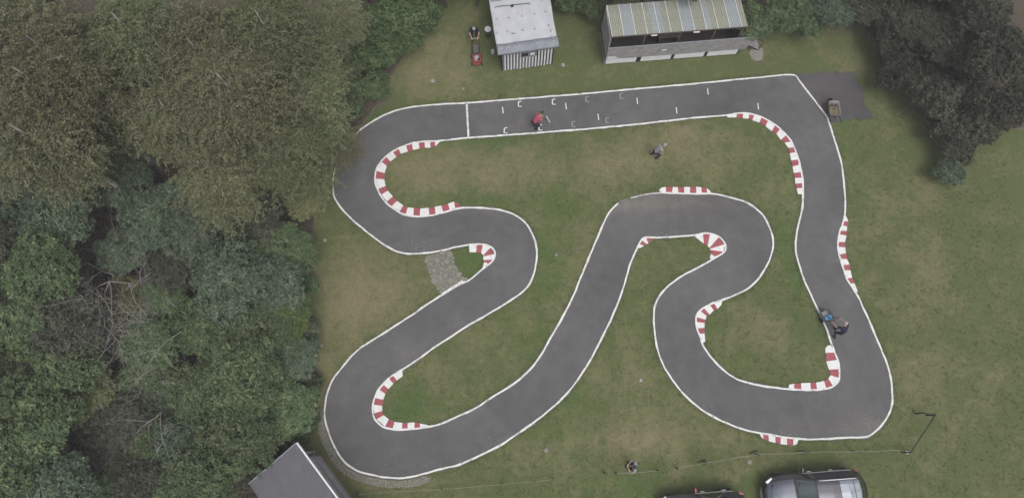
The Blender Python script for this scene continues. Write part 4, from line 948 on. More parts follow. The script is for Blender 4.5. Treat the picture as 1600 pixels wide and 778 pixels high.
plants = [
 # olive brown birches, upper left
 ('birch',190,45,105,'b','tall olive brown birch at the top left corner of the photo'),
 ('birch',300,60,110,'B','tall olive birch with pale branches, second along the top edge from the left'),
 ('birch',415,50,95,'b','brownish birch crown at the top edge left of the hedge'),
 ('birch',150,150,85,'b','drooping olive birch at the left edge above the teal green tree'),
 ('birch',245,158,96,'B','broad olive brown birch in the middle of the birch group'),
 ('birch',362,148,104,'B','big light olive birch crown at the centre of the upper left wood'),
 ('birch',470,140,90,'b','olive birch behind the one overhanging the track'),
 ('birch',330,262,86,'B','lowest olive brown birch above the dark gap in the wood'),
 ('birch',430,230,85,'b','olive birch left of the upper left hairpin'),
 ('birch',510,195,64,'B','olive birch whose crown overhangs the outer edge of the upper left bend'),
 ('birch',505,90,60,'B','small olive birch next to the dark green hedge at the top'),
 ('tree',480,300,44,'O','ragged olive green tree at the wood edge left of the track hairpin'),
 ('tree',165,265,62,'T','teal green tree at the left edge below the birches'),
 ('tree',235,330,66,'T','blue-green tree right of the bare dead tree'),
 ('tree',300,350,58,'T','dull teal tree under the lowest birch'),
 ('tree',395,345,50,'D','dark green tree in the shady gap below the birches'),
 ('tree',440,385,52,'G','mid green tree at the wood edge level with the stone paving'),
 ('tree',345,430,75,'T','large round blue-green tree in the middle of the left wood'),
 ('tree',270,410,45,'D','dark shaded tree between the dead tree and the large blue-green crown'),
 ('tree',420,440,55,'T','teal tree left of the yellow-green one'),
 ('tree',446,480,44,'Y','bright yellow-green bush crown near the wood edge'),
 ('bush',455,420,34,'G','fresh green bush at the wood edge above the yellow-green one'),
 ('tree',190,470,38,'O','small olive yellow tree below the bare dead tree'),
 ('tree',140,480,40,'D','dark tree under the pale dead branches at the left edge'),
 ('tree',400,520,62,'G','green tree below the yellow-green bush'),
 ('tree',310,510,60,'G','mid green tree in the wood with dead twigs above it'),
 ('tree',230,530,45,'G','green tree left of the second bare tree'),
 ('tree',455,560,45,'T','teal green tree at the wood edge level with the lower left hairpin'),
 ('tree',380,590,65,'G','wide green tree at the centre of the lower wood'),
 ('tree',300,610,60,'G','green tree beside the bare reddish thicket'),
 ('tree',130,615,46,'O','olive yellow tree at the left edge in the lower wood'),
 ('tree',450,640,50,'G','green tree just above the grey garage roof'),
 ('tree',365,680,60,'G','green tree left of the grey garage roof'),
 ('tree',280,700,55,'T','blue-green tree near the bottom of the wood'),
 ('tree',310,760,62,'G','bushy light green tree at the bottom edge left of the grey roof'),
 ('tree',215,750,50,'D','dark tree at the bottom edge of the left wood'),
 ('tree',140,700,46,'D','dark green tree at the lower left corner'),
 ('tree',150,770,50,'G','green tree in the bottom left corner'),
 ('bush',470,600,28,'G','green bush at the wood edge beside the lower left hairpin'),
 ('bush',480,660,26,'H','low green bush between the garage corner and the cobbled edge'),
 ('bush',420,720,26,'D','dark low bush beside the corner of the grey roof'),
 ('bush',470,520,28,'T','teal bush at the wood edge below the yellow-green one'),
 ('bush',482,450,20,'G','small green bush at the edge of the dry grass left of the paving'),
 ('bush',205,600,40,'D','dark sparse bush in the reddish thicket'),
 ('tree',185,385,44,'T','shaded teal tree just behind the twigs of the bare dead tree'),
 ('tree',215,585,46,'G','green tree in the dip between the olive tree and the round green crowns'),
 ('tree',195,655,44,'D','dark tree over the reddish thicket near the lower left'),
 ('tree',235,690,46,'G','green tree between the bare reddish tree and the blue-green crown at the bottom'),
 ('tree',125,545,42,'G','green tree at the left edge above the olive yellow one'),
 ('tree',170,520,34,'D','small dark tree right of the left edge, halfway down the wood'),
 ('tree',255,455,38,'G','small green tree below the shaded tree in the middle of the wood'),
 ('tree',262,395,40,'T','teal tree filling the hollow right of the dead tree'),
 ('tree',235,625,38,'T','small teal tree left of the bare twiggy crown'),
 ('tree',180,720,40,'T','teal tree between the two dark trees near the bottom left corner'),
 # hedge at the top left of the lawn
 ('bush',560,30,46,'H','dark green hedge bush at the top between birches and lawn'),
 ('bush',610,25,46,'H','leafy hedge bush at the top edge, second from the lawn'),
 ('bush',660,15,40,'H','leafy hedge bush closest to the striped hut lawn'),
 ('bush',585,80,46,'H','hedge bush in the middle of the upper left thicket'),
 ('bush',635,62,32,'H','light green hedge bush bulging onto the lawn'),
 ('bush',580,125,32,'H','lowest green hedge bush above the start of the bend'),
 ('bush',540,90,42,'G','shaded green bush beneath the edge of the birches'),
 ('bush',545,150,34,'G','green bush partly under the overhanging birch'),
 ('tree',690,-35,42,'H','green tree beyond the hedge at the top edge'),
 # behind the hut and the stand
 ('birch',520,20,55,'B','small olive birch at the top edge between the big birches and the hedge'),
 ('tree',30,10,55,'D','dark tree at the far top left corner'),
 ('bush',945,-12,24,'H','green bush at the top edge left of the stand roof'),
 ('bush',850,-22,24,'H','green bush at the top edge behind the right side of the hut'),
 ('bush',1385,20,40,'N','dark shaded bush at the top edge behind the asphalt pad'),
 ('bush',1460,95,40,'N','dark brown bush in the middle of the upper right thicket'),
 ('bush',1510,120,44,'N','dark brown bush at the far right of the upper right thicket'),
 ('bush',1425,-5,42,'N','dark bush at the top edge left of the top right corner'),
 ('bush',1500,10,50,'N','dark brown bush at the far top right corner'),
 ('bush',885,5,24,'H','green conifer-like bush just right of the hut roof'),
 ('bush',925,10,26,'H','green bush between the hut and the roofed stand'),
 ('bush',900,-25,30,'H','green bush at the top edge behind the gap between hut and stand'),
 ('tree',1185,25,40,'G','light green tree hanging over the right end of the stand roof'),
 ('tree',1240,5,46,'G','green tree at the top edge right of the stand'),
 ('tree',1305,5,46,'T','grey green tree at the top edge above the asphalt pad'),
 ('tree',1345,-25,44,'D','dark tree at the top edge behind the asphalt pad'),
 ('tree',1440,30,50,'N','dark brown-green tree in the top right corner'),
 ('tree',1490,60,56,'N','dark brown-green tree at the right edge near the top'),
 ('bush',1415,110,40,'N','dark brownish bush right of the asphalt pad'),
 ('bush',1460,150,44,'N','dark bramble bush at the right edge above the lawn'),
 ('bush',1490,200,36,'N','brown-green bush at the right edge'),
 ('bush',1400,60,40,'N','dark shaded bush under the top right tree'),
 ('bush',1500,228,30,'N','brown-green bramble bush just above the small dusty bush at the right edge'),
 ('bush',1535,185,40,'N','dark bramble bush right of the brown-green bush at the right edge'),
 ('bush',1570,170,40,'N','dark bramble bush at the far right below the dark tree'),
 ('tree',1345,5,40,'D','shaded tree at the top edge straight above the asphalt pad corner'),
 ('tree',1275,25,34,'G','green tree hanging over the grass between the stand and the asphalt pad'),
 ('bush',1485,265,26,'T','small dusty green bush at the right edge of the lawn'),
]
for (k_, px, py, r_, c, lb) in plants:
    dz, ln = 1.0, (0, 0)
    if k_ == 'birch': dz = .82
    if k_ == 'tree': dz = .72
    if (px, py) in ((510, 195), (505, 90)): dz, ln = .62, (2.4, -1.0)
    if (px, py) in ((430, 230), (470, 140)): dz, ln = .7, (1.0, -1.5)
    if (px, py) in ((480, 300), (440, 385), (455, 560), (450, 640), (455, 482), (400, 520)): dz, ln = .58, (.6, -.3)
    if k_ == 'tree' and px > 1150: dz = .6
    plant(k_, px, py, r_, c, lb, dz=dz, lean=ln)
# the wood goes on beyond the photograph's picture area
rs = random.Random(99)
for (px, py) in [(60,60),(-20,140),(50,210),(-40,20),(70,130)]:
    plant('birch', px, py, 100, 'B', 'olive birch beyond the left edge of the wood', group='birches beyond the left edge')
for (px, py) in [(80,330),(10,290),(60,430),(-30,380),(20,500),(80,560),(-20,610),(50,660),(0,730),(80,760),(-60,480),(-60,700),(90,500)]:
    plant('tree', px, py, 64, rs.choice('GTD'), 'green tree beyond the left edge of the wood', group='trees beyond the left edge')
for (px, py) in [(1555,10),(1570,90)]:
    plant('tree', px, py, 54, rs.choice('NND'), 'dark tree beyond the right edge of the lawn', group='trees beyond the right edge')
for (px, py) in [(1555,165),(1590,150)]:
    plant('bush', px, py, 34, rs.choice('NDN'), 'dark bush at the right edge of the lawn', group='bushes beyond the right edge')
for (px, py) in [(740,-60),(800,-70),(860,-60),(960,-45),(1020,-50),(1080,-45),(1140,-50),(560,-50),(620,-60),(1250,-60),(1400,-50),(1480,-40)]:
    plant('tree', px, py, 46, rs.choice('HGD'), 'green tree beyond the top edge behind the huts', group='trees beyond the top edge')
# bare trees
def bare(px, py, z, seed, H, sp, lean, sc, label, dense=0):
    c = at(px, py, z); root = thing('dead_tree', label, 'tree', (c.x, c.y, 0)); root.scale = (sc, sc, sc)
    link('trunk', dead_tree(seed, H, sp, lean, dense), root)
bare(150, 385, 7, 5, 9.0, .95, (.05, .0), .72, 'large bare dead tree with pale branches at the left edge', 1)
bare(240, 545, 5.0, 8, 8.4, .8, (-.1, .15), .62, 'bare tree with curved pale branches in the middle of the left wood')
bare(340, 598, 5, 11, 8.4, .9, (0, .1), .48, 'bare dead twiggy crown inside the green lower wood')
bare(200, 640, 5, 14, 7.2, .95, (0, 0), .6, 'bare reddish tree in the dark thicket of the lower left wood')
bare(275, 740, 4.8, 17, 7.6, .9, (.2, .1), .45, 'bare branches near the bottom edge of the left wood')
# undergrowth: one mass
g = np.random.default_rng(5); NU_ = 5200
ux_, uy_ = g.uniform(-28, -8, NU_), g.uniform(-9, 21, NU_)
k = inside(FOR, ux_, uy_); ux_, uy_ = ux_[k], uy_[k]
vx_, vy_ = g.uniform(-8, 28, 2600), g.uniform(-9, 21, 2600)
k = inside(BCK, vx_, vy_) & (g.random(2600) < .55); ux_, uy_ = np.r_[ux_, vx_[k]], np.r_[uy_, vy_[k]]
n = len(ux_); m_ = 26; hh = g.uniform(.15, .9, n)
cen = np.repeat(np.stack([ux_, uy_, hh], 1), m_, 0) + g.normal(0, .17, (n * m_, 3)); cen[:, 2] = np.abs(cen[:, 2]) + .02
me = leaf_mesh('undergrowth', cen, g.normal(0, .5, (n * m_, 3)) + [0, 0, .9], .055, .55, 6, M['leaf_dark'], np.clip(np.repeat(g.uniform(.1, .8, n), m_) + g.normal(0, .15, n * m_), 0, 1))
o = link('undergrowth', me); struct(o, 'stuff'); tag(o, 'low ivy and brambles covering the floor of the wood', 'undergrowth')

# ------------------------------------------------------------------ people
def two_bone(a, b, l1, l2, pole):
    d = b - a; L_ = min(d.length, (l1 + l2) * .995); d.normalize(); b2 = a + d * L_
    x = (l1 * l1 - l2 * l2 + L_ * L_) / (2 * L_); h = math.sqrt(max(l1 * l1 - x * x, 0))
    pp = pole - d * pole.dot(d); pp.normalize(); return a + d * x + pp * h, b2
def person(label, foot, heading, lean, hip, feet, hands, top, legs, hair, bare_arm=True, look=.3, elbow_out=.5, bald=False):
    """local x is forward; lean in degrees; feet and hands are local points"""
    root = thing('person', label, 'person', (foot.x, foot.y, foot.z), heading)
    P, E, RD, LB = [], [], [], []
    def v(p, r_, lb): P.append(Vector(p)); RD.append(r_); LB.append(lb); return len(P) - 1
    def e(a, b): E.append((a, b))
    la = R(lean); up = Vector((math.sin(la), 0, math.cos(la))); pel = Vector((-.08 * math.sin(la) * 2, 0, hip))
    p0 = v(pel, .125, 'legs'); p1 = v(pel + up * .14, .13, 'top'); p2 = v(pel + up * .30, .14, 'top'); p3 = v(pel + up * .44, .135, 'top')
    la2 = la + R(8); up2 = Vector((math.sin(la2), 0, math.cos(la2))); nk = pel + up * .54
    p4 = v(nk, .062, 'skin'); hl_ = la2 * .55 + look * .5; hu = Vector((math.sin(hl_), 0, math.cos(hl_)))
    p5 = v(nk + up2 * .07, .06, 'skin'); hc = nk + up2 * .07 + hu * .10 + Vector((.015, 0, 0))
    p6 = v(hc, .098, 'skin'); p7 = v(hc + hu * .075, .082, 'skin')
    for a, b in ((p0, p1), (p1, p2), (p2, p3), (p3, p4), (p4, p5), (p5, p6), (p6, p7)): e(a, b)
    ms = {'legs': .09, 'top': .06}
    for sy, ft in zip((1, -1), feet):
        hj = pel + Vector((0, sy * .10, -.04)); an = Vector((ft[0], ft[1], .09)); kn, an = two_bone(hj, an, .43, .43, Vector((1, sy * .15, 0)))
        a = v(hj, .095, 'legs'); b = v(hj.lerp(kn, .5), .082, 'legs'); c = v(kn, .062, 'legs'); d = v(kn.lerp(an, .4), .06, 'legs'); f = v(an, .045, 'legs')
        g_ = v(an + Vector((.07, sy * .01, -.045)), .042, 'shoe'); h = v(an + Vector((.17, sy * .03, -.055)), .035, 'shoe'); i_ = v(an + Vector((-.05, 0, -.05)), .038, 'shoe')
        for q_ in ((p0, a), (a, b), (b, c), (c, d), (d, f), (f, g_), (g_, h), (f, i_)): e(*q_)
    for sy, hd in zip((1, -1), hands):
        sh = pel + up * .47 + Vector((0, sy * .185, 0)); el, wr_ = two_bone(sh, Vector(hd), .29, .26, Vector((-.5, sy * elbow_out, -.6)))
        a = v(sh, .062, 'top'); b = v(sh.lerp(el, .5), .05, 'top'); c = v(el, .042, 'skin' if bare_arm else 'top'); d = v(el.lerp(wr_, .5), .038, 'skin' if bare_arm else 'top'); f = v(wr_, .027, 'skin')
        fd = (wr_ - el).normalized(); sd_ = fd.cross(Vector((0, 0, 1)));  sd_ = sd_.normalized() if sd_.length > .1 else Vector((0, 1, 0)); dn = sd_.cross(fd).normalized()
        if dn.z > 0: dn = -dn
        pm = v(wr_ + fd * .055, .032, 'skin')
        for q_ in ((p3, a), (a, b), (b, c), (c, d), (d, f), (f, pm)): e(*q_)
        for k_ in range(4):
            o_ = sd_ * (k_ - 1.5) * .019; ln_ = (.036, .042, .040, .030)[k_]
            k1 = v(wr_ + fd * .095 + o_, .0095, 'skin'); k2 = v(wr_ + fd * (.095 + ln_ * .7) + o_ + dn * .022, .0085, 'skin'); k3 = v(wr_ + fd * (.095 + ln_ * .5) + o_ + dn * .045, .008, 'skin')
            e(pm, k1); e(k1, k2); e(k2, k3)
        t1 = v(wr_ + fd * .05 + sd_ * sy * .042 + dn * .01, .011, 'skin'); t2 = v(wr_ + fd * .085 + sd_ * sy * .05 + dn * .028, .0095, 'skin'); e(pm, t1); e(t1, t2)
    me = bpy.data.meshes.new('body'); me.from_pydata([tuple(p) for p in P], E, []); ob = bpy.data.objects.new('tmp', me); C.objects.link(ob)
    sk = ob.modifiers.new('skin', 'SKIN'); sk.use_smooth_shade = True; sk.branch_smoothing = .3
    for i, r_ in enumerate(RD): me.skin_vertices[0].data[i].radius = (r_, r_)
    me.skin_vertices[0].data[0].use_root = True
    ss = ob.modifiers.new('sub', 'SUBSURF'); ss.levels = 1
    dg = bpy.context.evaluated_depsgraph_get(); nm = bpy.data.meshes.new_from_object(ob.evaluated_get(dg)); nm.name = 'body'
    bpy.data.objects.remove(ob); bpy.data.meshes.remove(me)
    nm.materials.clear()
    for k_ in ('skin', top, legs, 'shoe'): nm.materials.append(M[k_])
    PA = np.array([tuple(p) for p in P]); RA_ = np.array(RD); mi = {'skin': 0, 'top': 1, 'legs': 2, 'shoe': 3}
    for pl in nm.polygons:
        d = np.linalg.norm(PA - np.array(pl.center), axis=1) / (RA_ + .03); pl.material_index = mi[LB[int(d.argmin())]]
    link('body', nm, root)
    # hair cap, nose, ears, eyes, mouth
    fw = Vector((math.cos(hl_), 0, -math.sin(hl_))); side = Vector((0, 1, 0)); Rm = Matrix((fw, side, hu)).transposed().to_4x4(); hm_ = Matrix.Translation(hc + hu * .035) @ Rm
    mb = MB(); rows = []
    for i in range(9):
        th = math.pi * .56 * i / 8
        rows.append([hm_ @ Vector(((.108 * math.sin(th) * math.cos(a) - .012 - (.02 if math.cos(a) > .3 else 0) * math.sin(th)), .094 * math.sin(th) * math.sin(a), .098 * math.cos(th) + .01 + (.02 * max(0, math.cos(a)) * math.sin(th)))) for a in [2 * math.pi * j / 16 for j in range(17)]])
    mb.grid(rows, flip=False); mb.obj('hair', M[hair], root, True)
    mb = MB(); mb.add([hm_ @ Vector(p) for p in ((.092, .014, -.035), (.092, -.014, -.035), (.118, 0, -.035), (.094, 0, .005))], [(0, 2, 3), (2, 1, 3), (1, 0, 3), (0, 1, 2)]); mb.obj('nose', M['skin'], root)
    for sy in (1, -1):
        mb = MB(); mb.lathe([(.008, -.008), (.022, -.004), (.022, .004), (.008, .008)], 8, hm_ @ Matrix.Translation((0, sy * .092, -.02)) @ Matrix.Rotation(math.pi / 2, 4, 'X')); mb.obj('ear', M['skin'], root, True)
        mb = MB(); mb.lathe([(.002, -.01), (.011, 0), (.002, .01)], 8, hm_ @ Matrix.Translation((.088, sy * .032, .0))); mb.obj('eye', M['eye'], root, True)
    mb = MB(); mb.box(hm_ @ Vector((.092, 0, -.062)), (.008, .04, .008), Rm.to_3x3()); mb.obj('mouth', M['lip'], root)
    return root
def heading(pa, pb): d = at(*pb) - at(*pa); return math.atan2(d.y, d.x)

# man with lawn mower beside the striped hut
h1 = heading((742, 63), (745, 100)); f1 = at(742, 61)
person('grey-haired person in navy clothes pushing the red lawn mower', f1, h1, 34, .86, ((-.16, .12), (.12, -.12)), ((.50, .17, .92), (.50, -.17, .92)), 'navy', 'navy', 'hair_grey')
mw = thing('lawn_mower', 'red petrol lawn mower with a dark grass bag, pushed along beside the striped hut', 'lawn mower', at(745, 95), h1)
mb = MB(); mb.prism([(-.28, -.24), (.20, -.25), (.36, -.16), (.40, 0), (.36, .16), (.20, .25), (-.28, .24)], .10, .24); bevel(mb.obj('deck', M['mower_red'], mw), .025, 2)
mb = MB(); mb.box((.02, 0, .30), (.28, .26, .12), taper=.9); mb.lathe([(.12, .34), (.125, .40), (.09, .44), (.03, .45)], 18, Matrix.Translation((.03, 0, 0))); bevel(mb.obj('engine', M['engine_pale'], mw), .01)
mb = MB(); mb.box((.14, .10, .37), (.09, .09, .08)); mb.obj('air_filter', M['rubber'], mw)
mb = MB(); mb.box((-.46, 0, .30), (.46, .34, .26), taper=.86); bevel(mb.obj('grass_bag', M['bag_grey'], mw), .03, 3)
mb = MB(); mb.box((-.66, 0, .42), (.04, .2, .03)); mb.obj('bag_handle', M['steel'], mw)
for x in (-.24, .27):
    for sy in (1, -1):
        mb = MB(); mb.lathe([(.06, -.025), (.10, -.025), (.105, 0), (.10, .025), (.06, .025)], 18, Matrix.Translation((x, sy * .275, .105)) @ Matrix.Rotation(math.pi / 2, 4, 'X')); wl = mb.obj('wheel', M['rubber'], mw)
        mb = MB(); mb.lathe([(.055, -.03), (.055, .03)], 14, Matrix.Translation((x, sy * .275, .105)) @ Matrix.Rotation(math.pi / 2, 4, 'X')); mb.obj('hub', M['board_white'], wl)
dist = (at(745, 95) - f1).length
for sy in (1, -1):
    mb = MB(); mb.tube([(-.25, sy * .2, .2), (-.55, sy * .2, .52), (-(dist - .56), sy * .2, .93)], .012, 6); mb.obj('handle_tube', M['black_metal'], mw)
mb = MB(); mb.tube([(-(dist - .56), -.24, .93), (-(dist - .56), .24, .93)], .018, 8); mb.obj('handle_bar', M['engine_pale'], mw)

# person in red sweeping the straight
h2 = heading((834, 201), (851, 191)); f2 = at(835.5, 200.5)
person('person in a red jacket and dark trousers bending over on the start straight', f2, h2, 42, .80, ((.02, .11), (-.06, -.11)), ((.46, .10, .74), (.34, -.10, .80)), 'red_jacket', 'dark_trousers', 'hair_brown', bare_arm=False)
br = thing('push_broom', 'push broom with a grey head held by the person in red', 'broom', f2, h2)
mb = MB(); mb.tube([(.26, -.03, .95), (.46, .02, .70), (.80, .03, .07)], .014, 7); mb.obj('broom_stick', M['old_wood'], br)
mb = MB(); mb.box((.84, .02, .075), (.075, .40, .05), Matrix.Rotation(-.1, 3, 'Z')); bevel(mb.obj('broom_head', M['weight'], br), .008)
mb = MB()
for i in range(22): mb.box((.84 + random.uniform(-.02, .02), -.17 + i * .018, .03), (.035, .012, .055), Matrix.Rotation(-.1, 3, 'Z'))
mb.obj('bristles', M['rubber'], br)

# person raking in the infield
h3 = R(8); f3 = at(1020.5, 245.5)
person('grey-haired person in a grey shirt and navy trousers stooping on the infield grass', f3, h3, 30, .82, ((-.10, .14), (.10, -.12)), ((.40, .02, .62), (.38, -.16, .55)), 'grey_shirt', 'navy', 'hair_grey')

# person with the sweeper cart on the right
h4 = heading((1303, 521), (1286.5, 494)); f4 = at(1304, 521)
person('grey-haired person in a navy top pushing the cart with the blue tray', f4, h4, 30, .86, ((-.18, .13), (.16, -.11)), ((.52, .24, .90), (.50, -.24, .90)), 'navy', 'dark_trousers', 'hair_grey')
cp = at(1286.5, 494.5); ct_ = thing('sweeper_cart', 'wheeled cart with grey mesh hopper and blue tray on the track', 'cart', cp, h4); ct_.scale = (.92, .9, .92)
mb = MB(); mb.box((-.02, 0, .22), (.52, .46, .03)); mb.box((.25, 0, .34), (.025, .48, .24)); mb.box((0, .235, .34), (.52, .02, .24)); mb.box((0, -.235, .34), (.52, .02, .24)); mb.obj('hopper', M['mesh_grey'], ct_)
mb = MB()
for a, b in (((.27, -.25, .47), (.27, .25, .47)), ((-.27, -.25, .47), (.27, -.25, .47)), ((-.27, .25, .47), (.27, .25, .47)), ((-.27, -.25, .47), (-.27, .25, .47))): mb.tube([a, b], .018, 6)
mb.obj('frame', M['black_metal'], ct_)
mb = MB(); mb.box((-.15, 0, .40), (.20, .42, .06)); bevel(mb.obj('blue_tray', M['blue_plastic'], ct_), .01)
mb = MB(); mb.box((-.15, -.03, .45), (.08, .09, .05)); mb.obj('blue_grip', mat('deep_blue', (.02, .08, .28), .5), ct_)
for sy in (1, -1):
    mb = MB(); mb.lathe([(.08, -.03), (.14, -.03), (.145, 0), (.14, .03), (.08, .03)], 20, Matrix.Translation((-.12, sy * .30, .145)) @ Matrix.Rotation(math.pi / 2, 4, 'X')); mb.obj('wheel', M['rubber'], ct_)
dist = (cp - f4).length
for sy in (1, -1):
    mb = MB(); mb.tube([(-.2, sy * .2, .35), (-(dist - .60), sy * .26, .92)], .013, 6); mb.obj('handle_tube', M['black_metal'], ct_)
mb = MB(); mb.tube([(-(dist - .60), -.28, .92), (-(dist - .60), .28, .92)], .015, 6); mb.obj('handle_bar', M['black_metal'], ct_)

# person seen from above with a hand controller
h5 = R(172); f5 = at(985.5, 727.5)
person('person in a pale grey shirt seen from straight above holding a small dark controller', f5, h5, 4, .90, ((0, .11), (.03, -.11)), ((.30, .07, 1.12), (.30, -.07, 1.12)), 'pale_shirt', 'dark_trousers', 'hair_brown', elbow_out=1.6, look=.5)
cn = thing('hand_controller', 'small dark controller held in both hands by the person in the pale shirt', 'controller', f5, h5)
mb = MB(); mb.box((.40, 0, 1.13), (.10, .17, .05), Matrix.Rotation(-.3, 3, 'Y')); bevel(mb.obj('case', M['rubber'], cn), .012)
for sy in (1, -1):
    mb = MB(); mb.tube([(.43, sy * .06, 1.14), (.49, sy * .075, 1.22)], .007, 5); mb.obj('aerial', M['rubber'], cn)
    mb = MB(); mb.tube([(.395, sy * .05, 1.15), (.395, sy * .05, 1.175)], .006, 5); mb.obj('stick', M['steel'], cn)

# wheelbarrow on the asphalt pad
hb = heading((1302, 180), (1299, 155)); wb = thing('wheelbarrow', 'grey wheelbarrow half full of sand on the asphalt pad', 'wheelbarrow', at(1297, 178), hb)
def ringpts(x0, x1, w0, w1, z, cr=.08):
    pts = []
    for (cx_, cy_, a0) in ((x1 - cr, w1 - cr, 0), (x0 + cr, w0 - cr, 90), (x0 + cr, -w0 + cr, 180), (x1 - cr, -w1 + cr, 270)):
        for k_ in range(4): a = R(a0 + k_ * 30); pts.append(Vector((cx_ + cr * math.cos(a), cy_ + cr * math.sin(a), z)))
    return pts
mb = MB(); rows = [ringpts(-.24, .30, .19, .16, .30), ringpts(-.33, .46, .28, .26, .55), ringpts(-.35, .48, .30, .28, .555), ringpts(-.35, .48, .30, .28, .535)]
rows = [r_ + [r_[0]] for r_ in rows]; mb.grid(rows, flip=True); mb.add(rows[0][:-1], [tuple(range(16))])
o = mb.obj('tub', M['barrow_tub'], wb, True); sm = o.modifiers.new('t', 'SOLIDIFY'); sm.thickness = .012
mb = MB(); rr_ = ringpts(-.30, .22, .24, .20, .44); cc_ = Vector((-.05, 0, .49)); mb.add(rr_ + [r_.lerp(cc_, .5) + Vector((0, 0, .03 * math.sin(i * 2))) for i, r_ in enumerate(rr_)] + [cc_], [(i, (i + 1) % 16, 16 + (i + 1) % 16, 16 + i) for i in range(16)] + [(16 + i, 16 + (i + 1) % 16, 32) for i in range(16)]); mb.obj('sand_load', M['sand'], wb, True)
mb = MB()
for x, y in ((.05, .05), (.09, -.06), (.02, -.02)): mb.box((x, y, .49), (.05, .04, .03), Matrix.Rotation(x * 20, 3, 'Z'), taper=.7)
mb.obj('dark_lumps', M['soil'], wb)
for sy in (1, -1):
    mb = MB(); mb.tube([(.62, sy * .06, .18), (.2, sy * .16, .28), (-.40, sy * .26, .42), (-.72, sy * .29, .52)], .016, 7); mb.tube([(-.12, sy * .2, .33), (-.26, sy * .24, .02), (-.34, sy * .24, .02)], .014, 6); mb.obj('handle', M['black_metal'], wb)
    mb = MB(); mb.tube([(-.60, sy * .28, .485), (-.74, sy * .292, .525)], .022, 8); mb.obj('grip', M['rubber'], wb)
mb = MB(); mb.lathe([(.10, -.03), (.175, -.04), (.185, 0), (.175, .04), (.10, .03)], 20, Matrix.Translation((.62, 0, .185)) @ Matrix.Rotation(math.pi / 2, 4, 'X')); mb.obj('wheel', M['rubber'], wb)

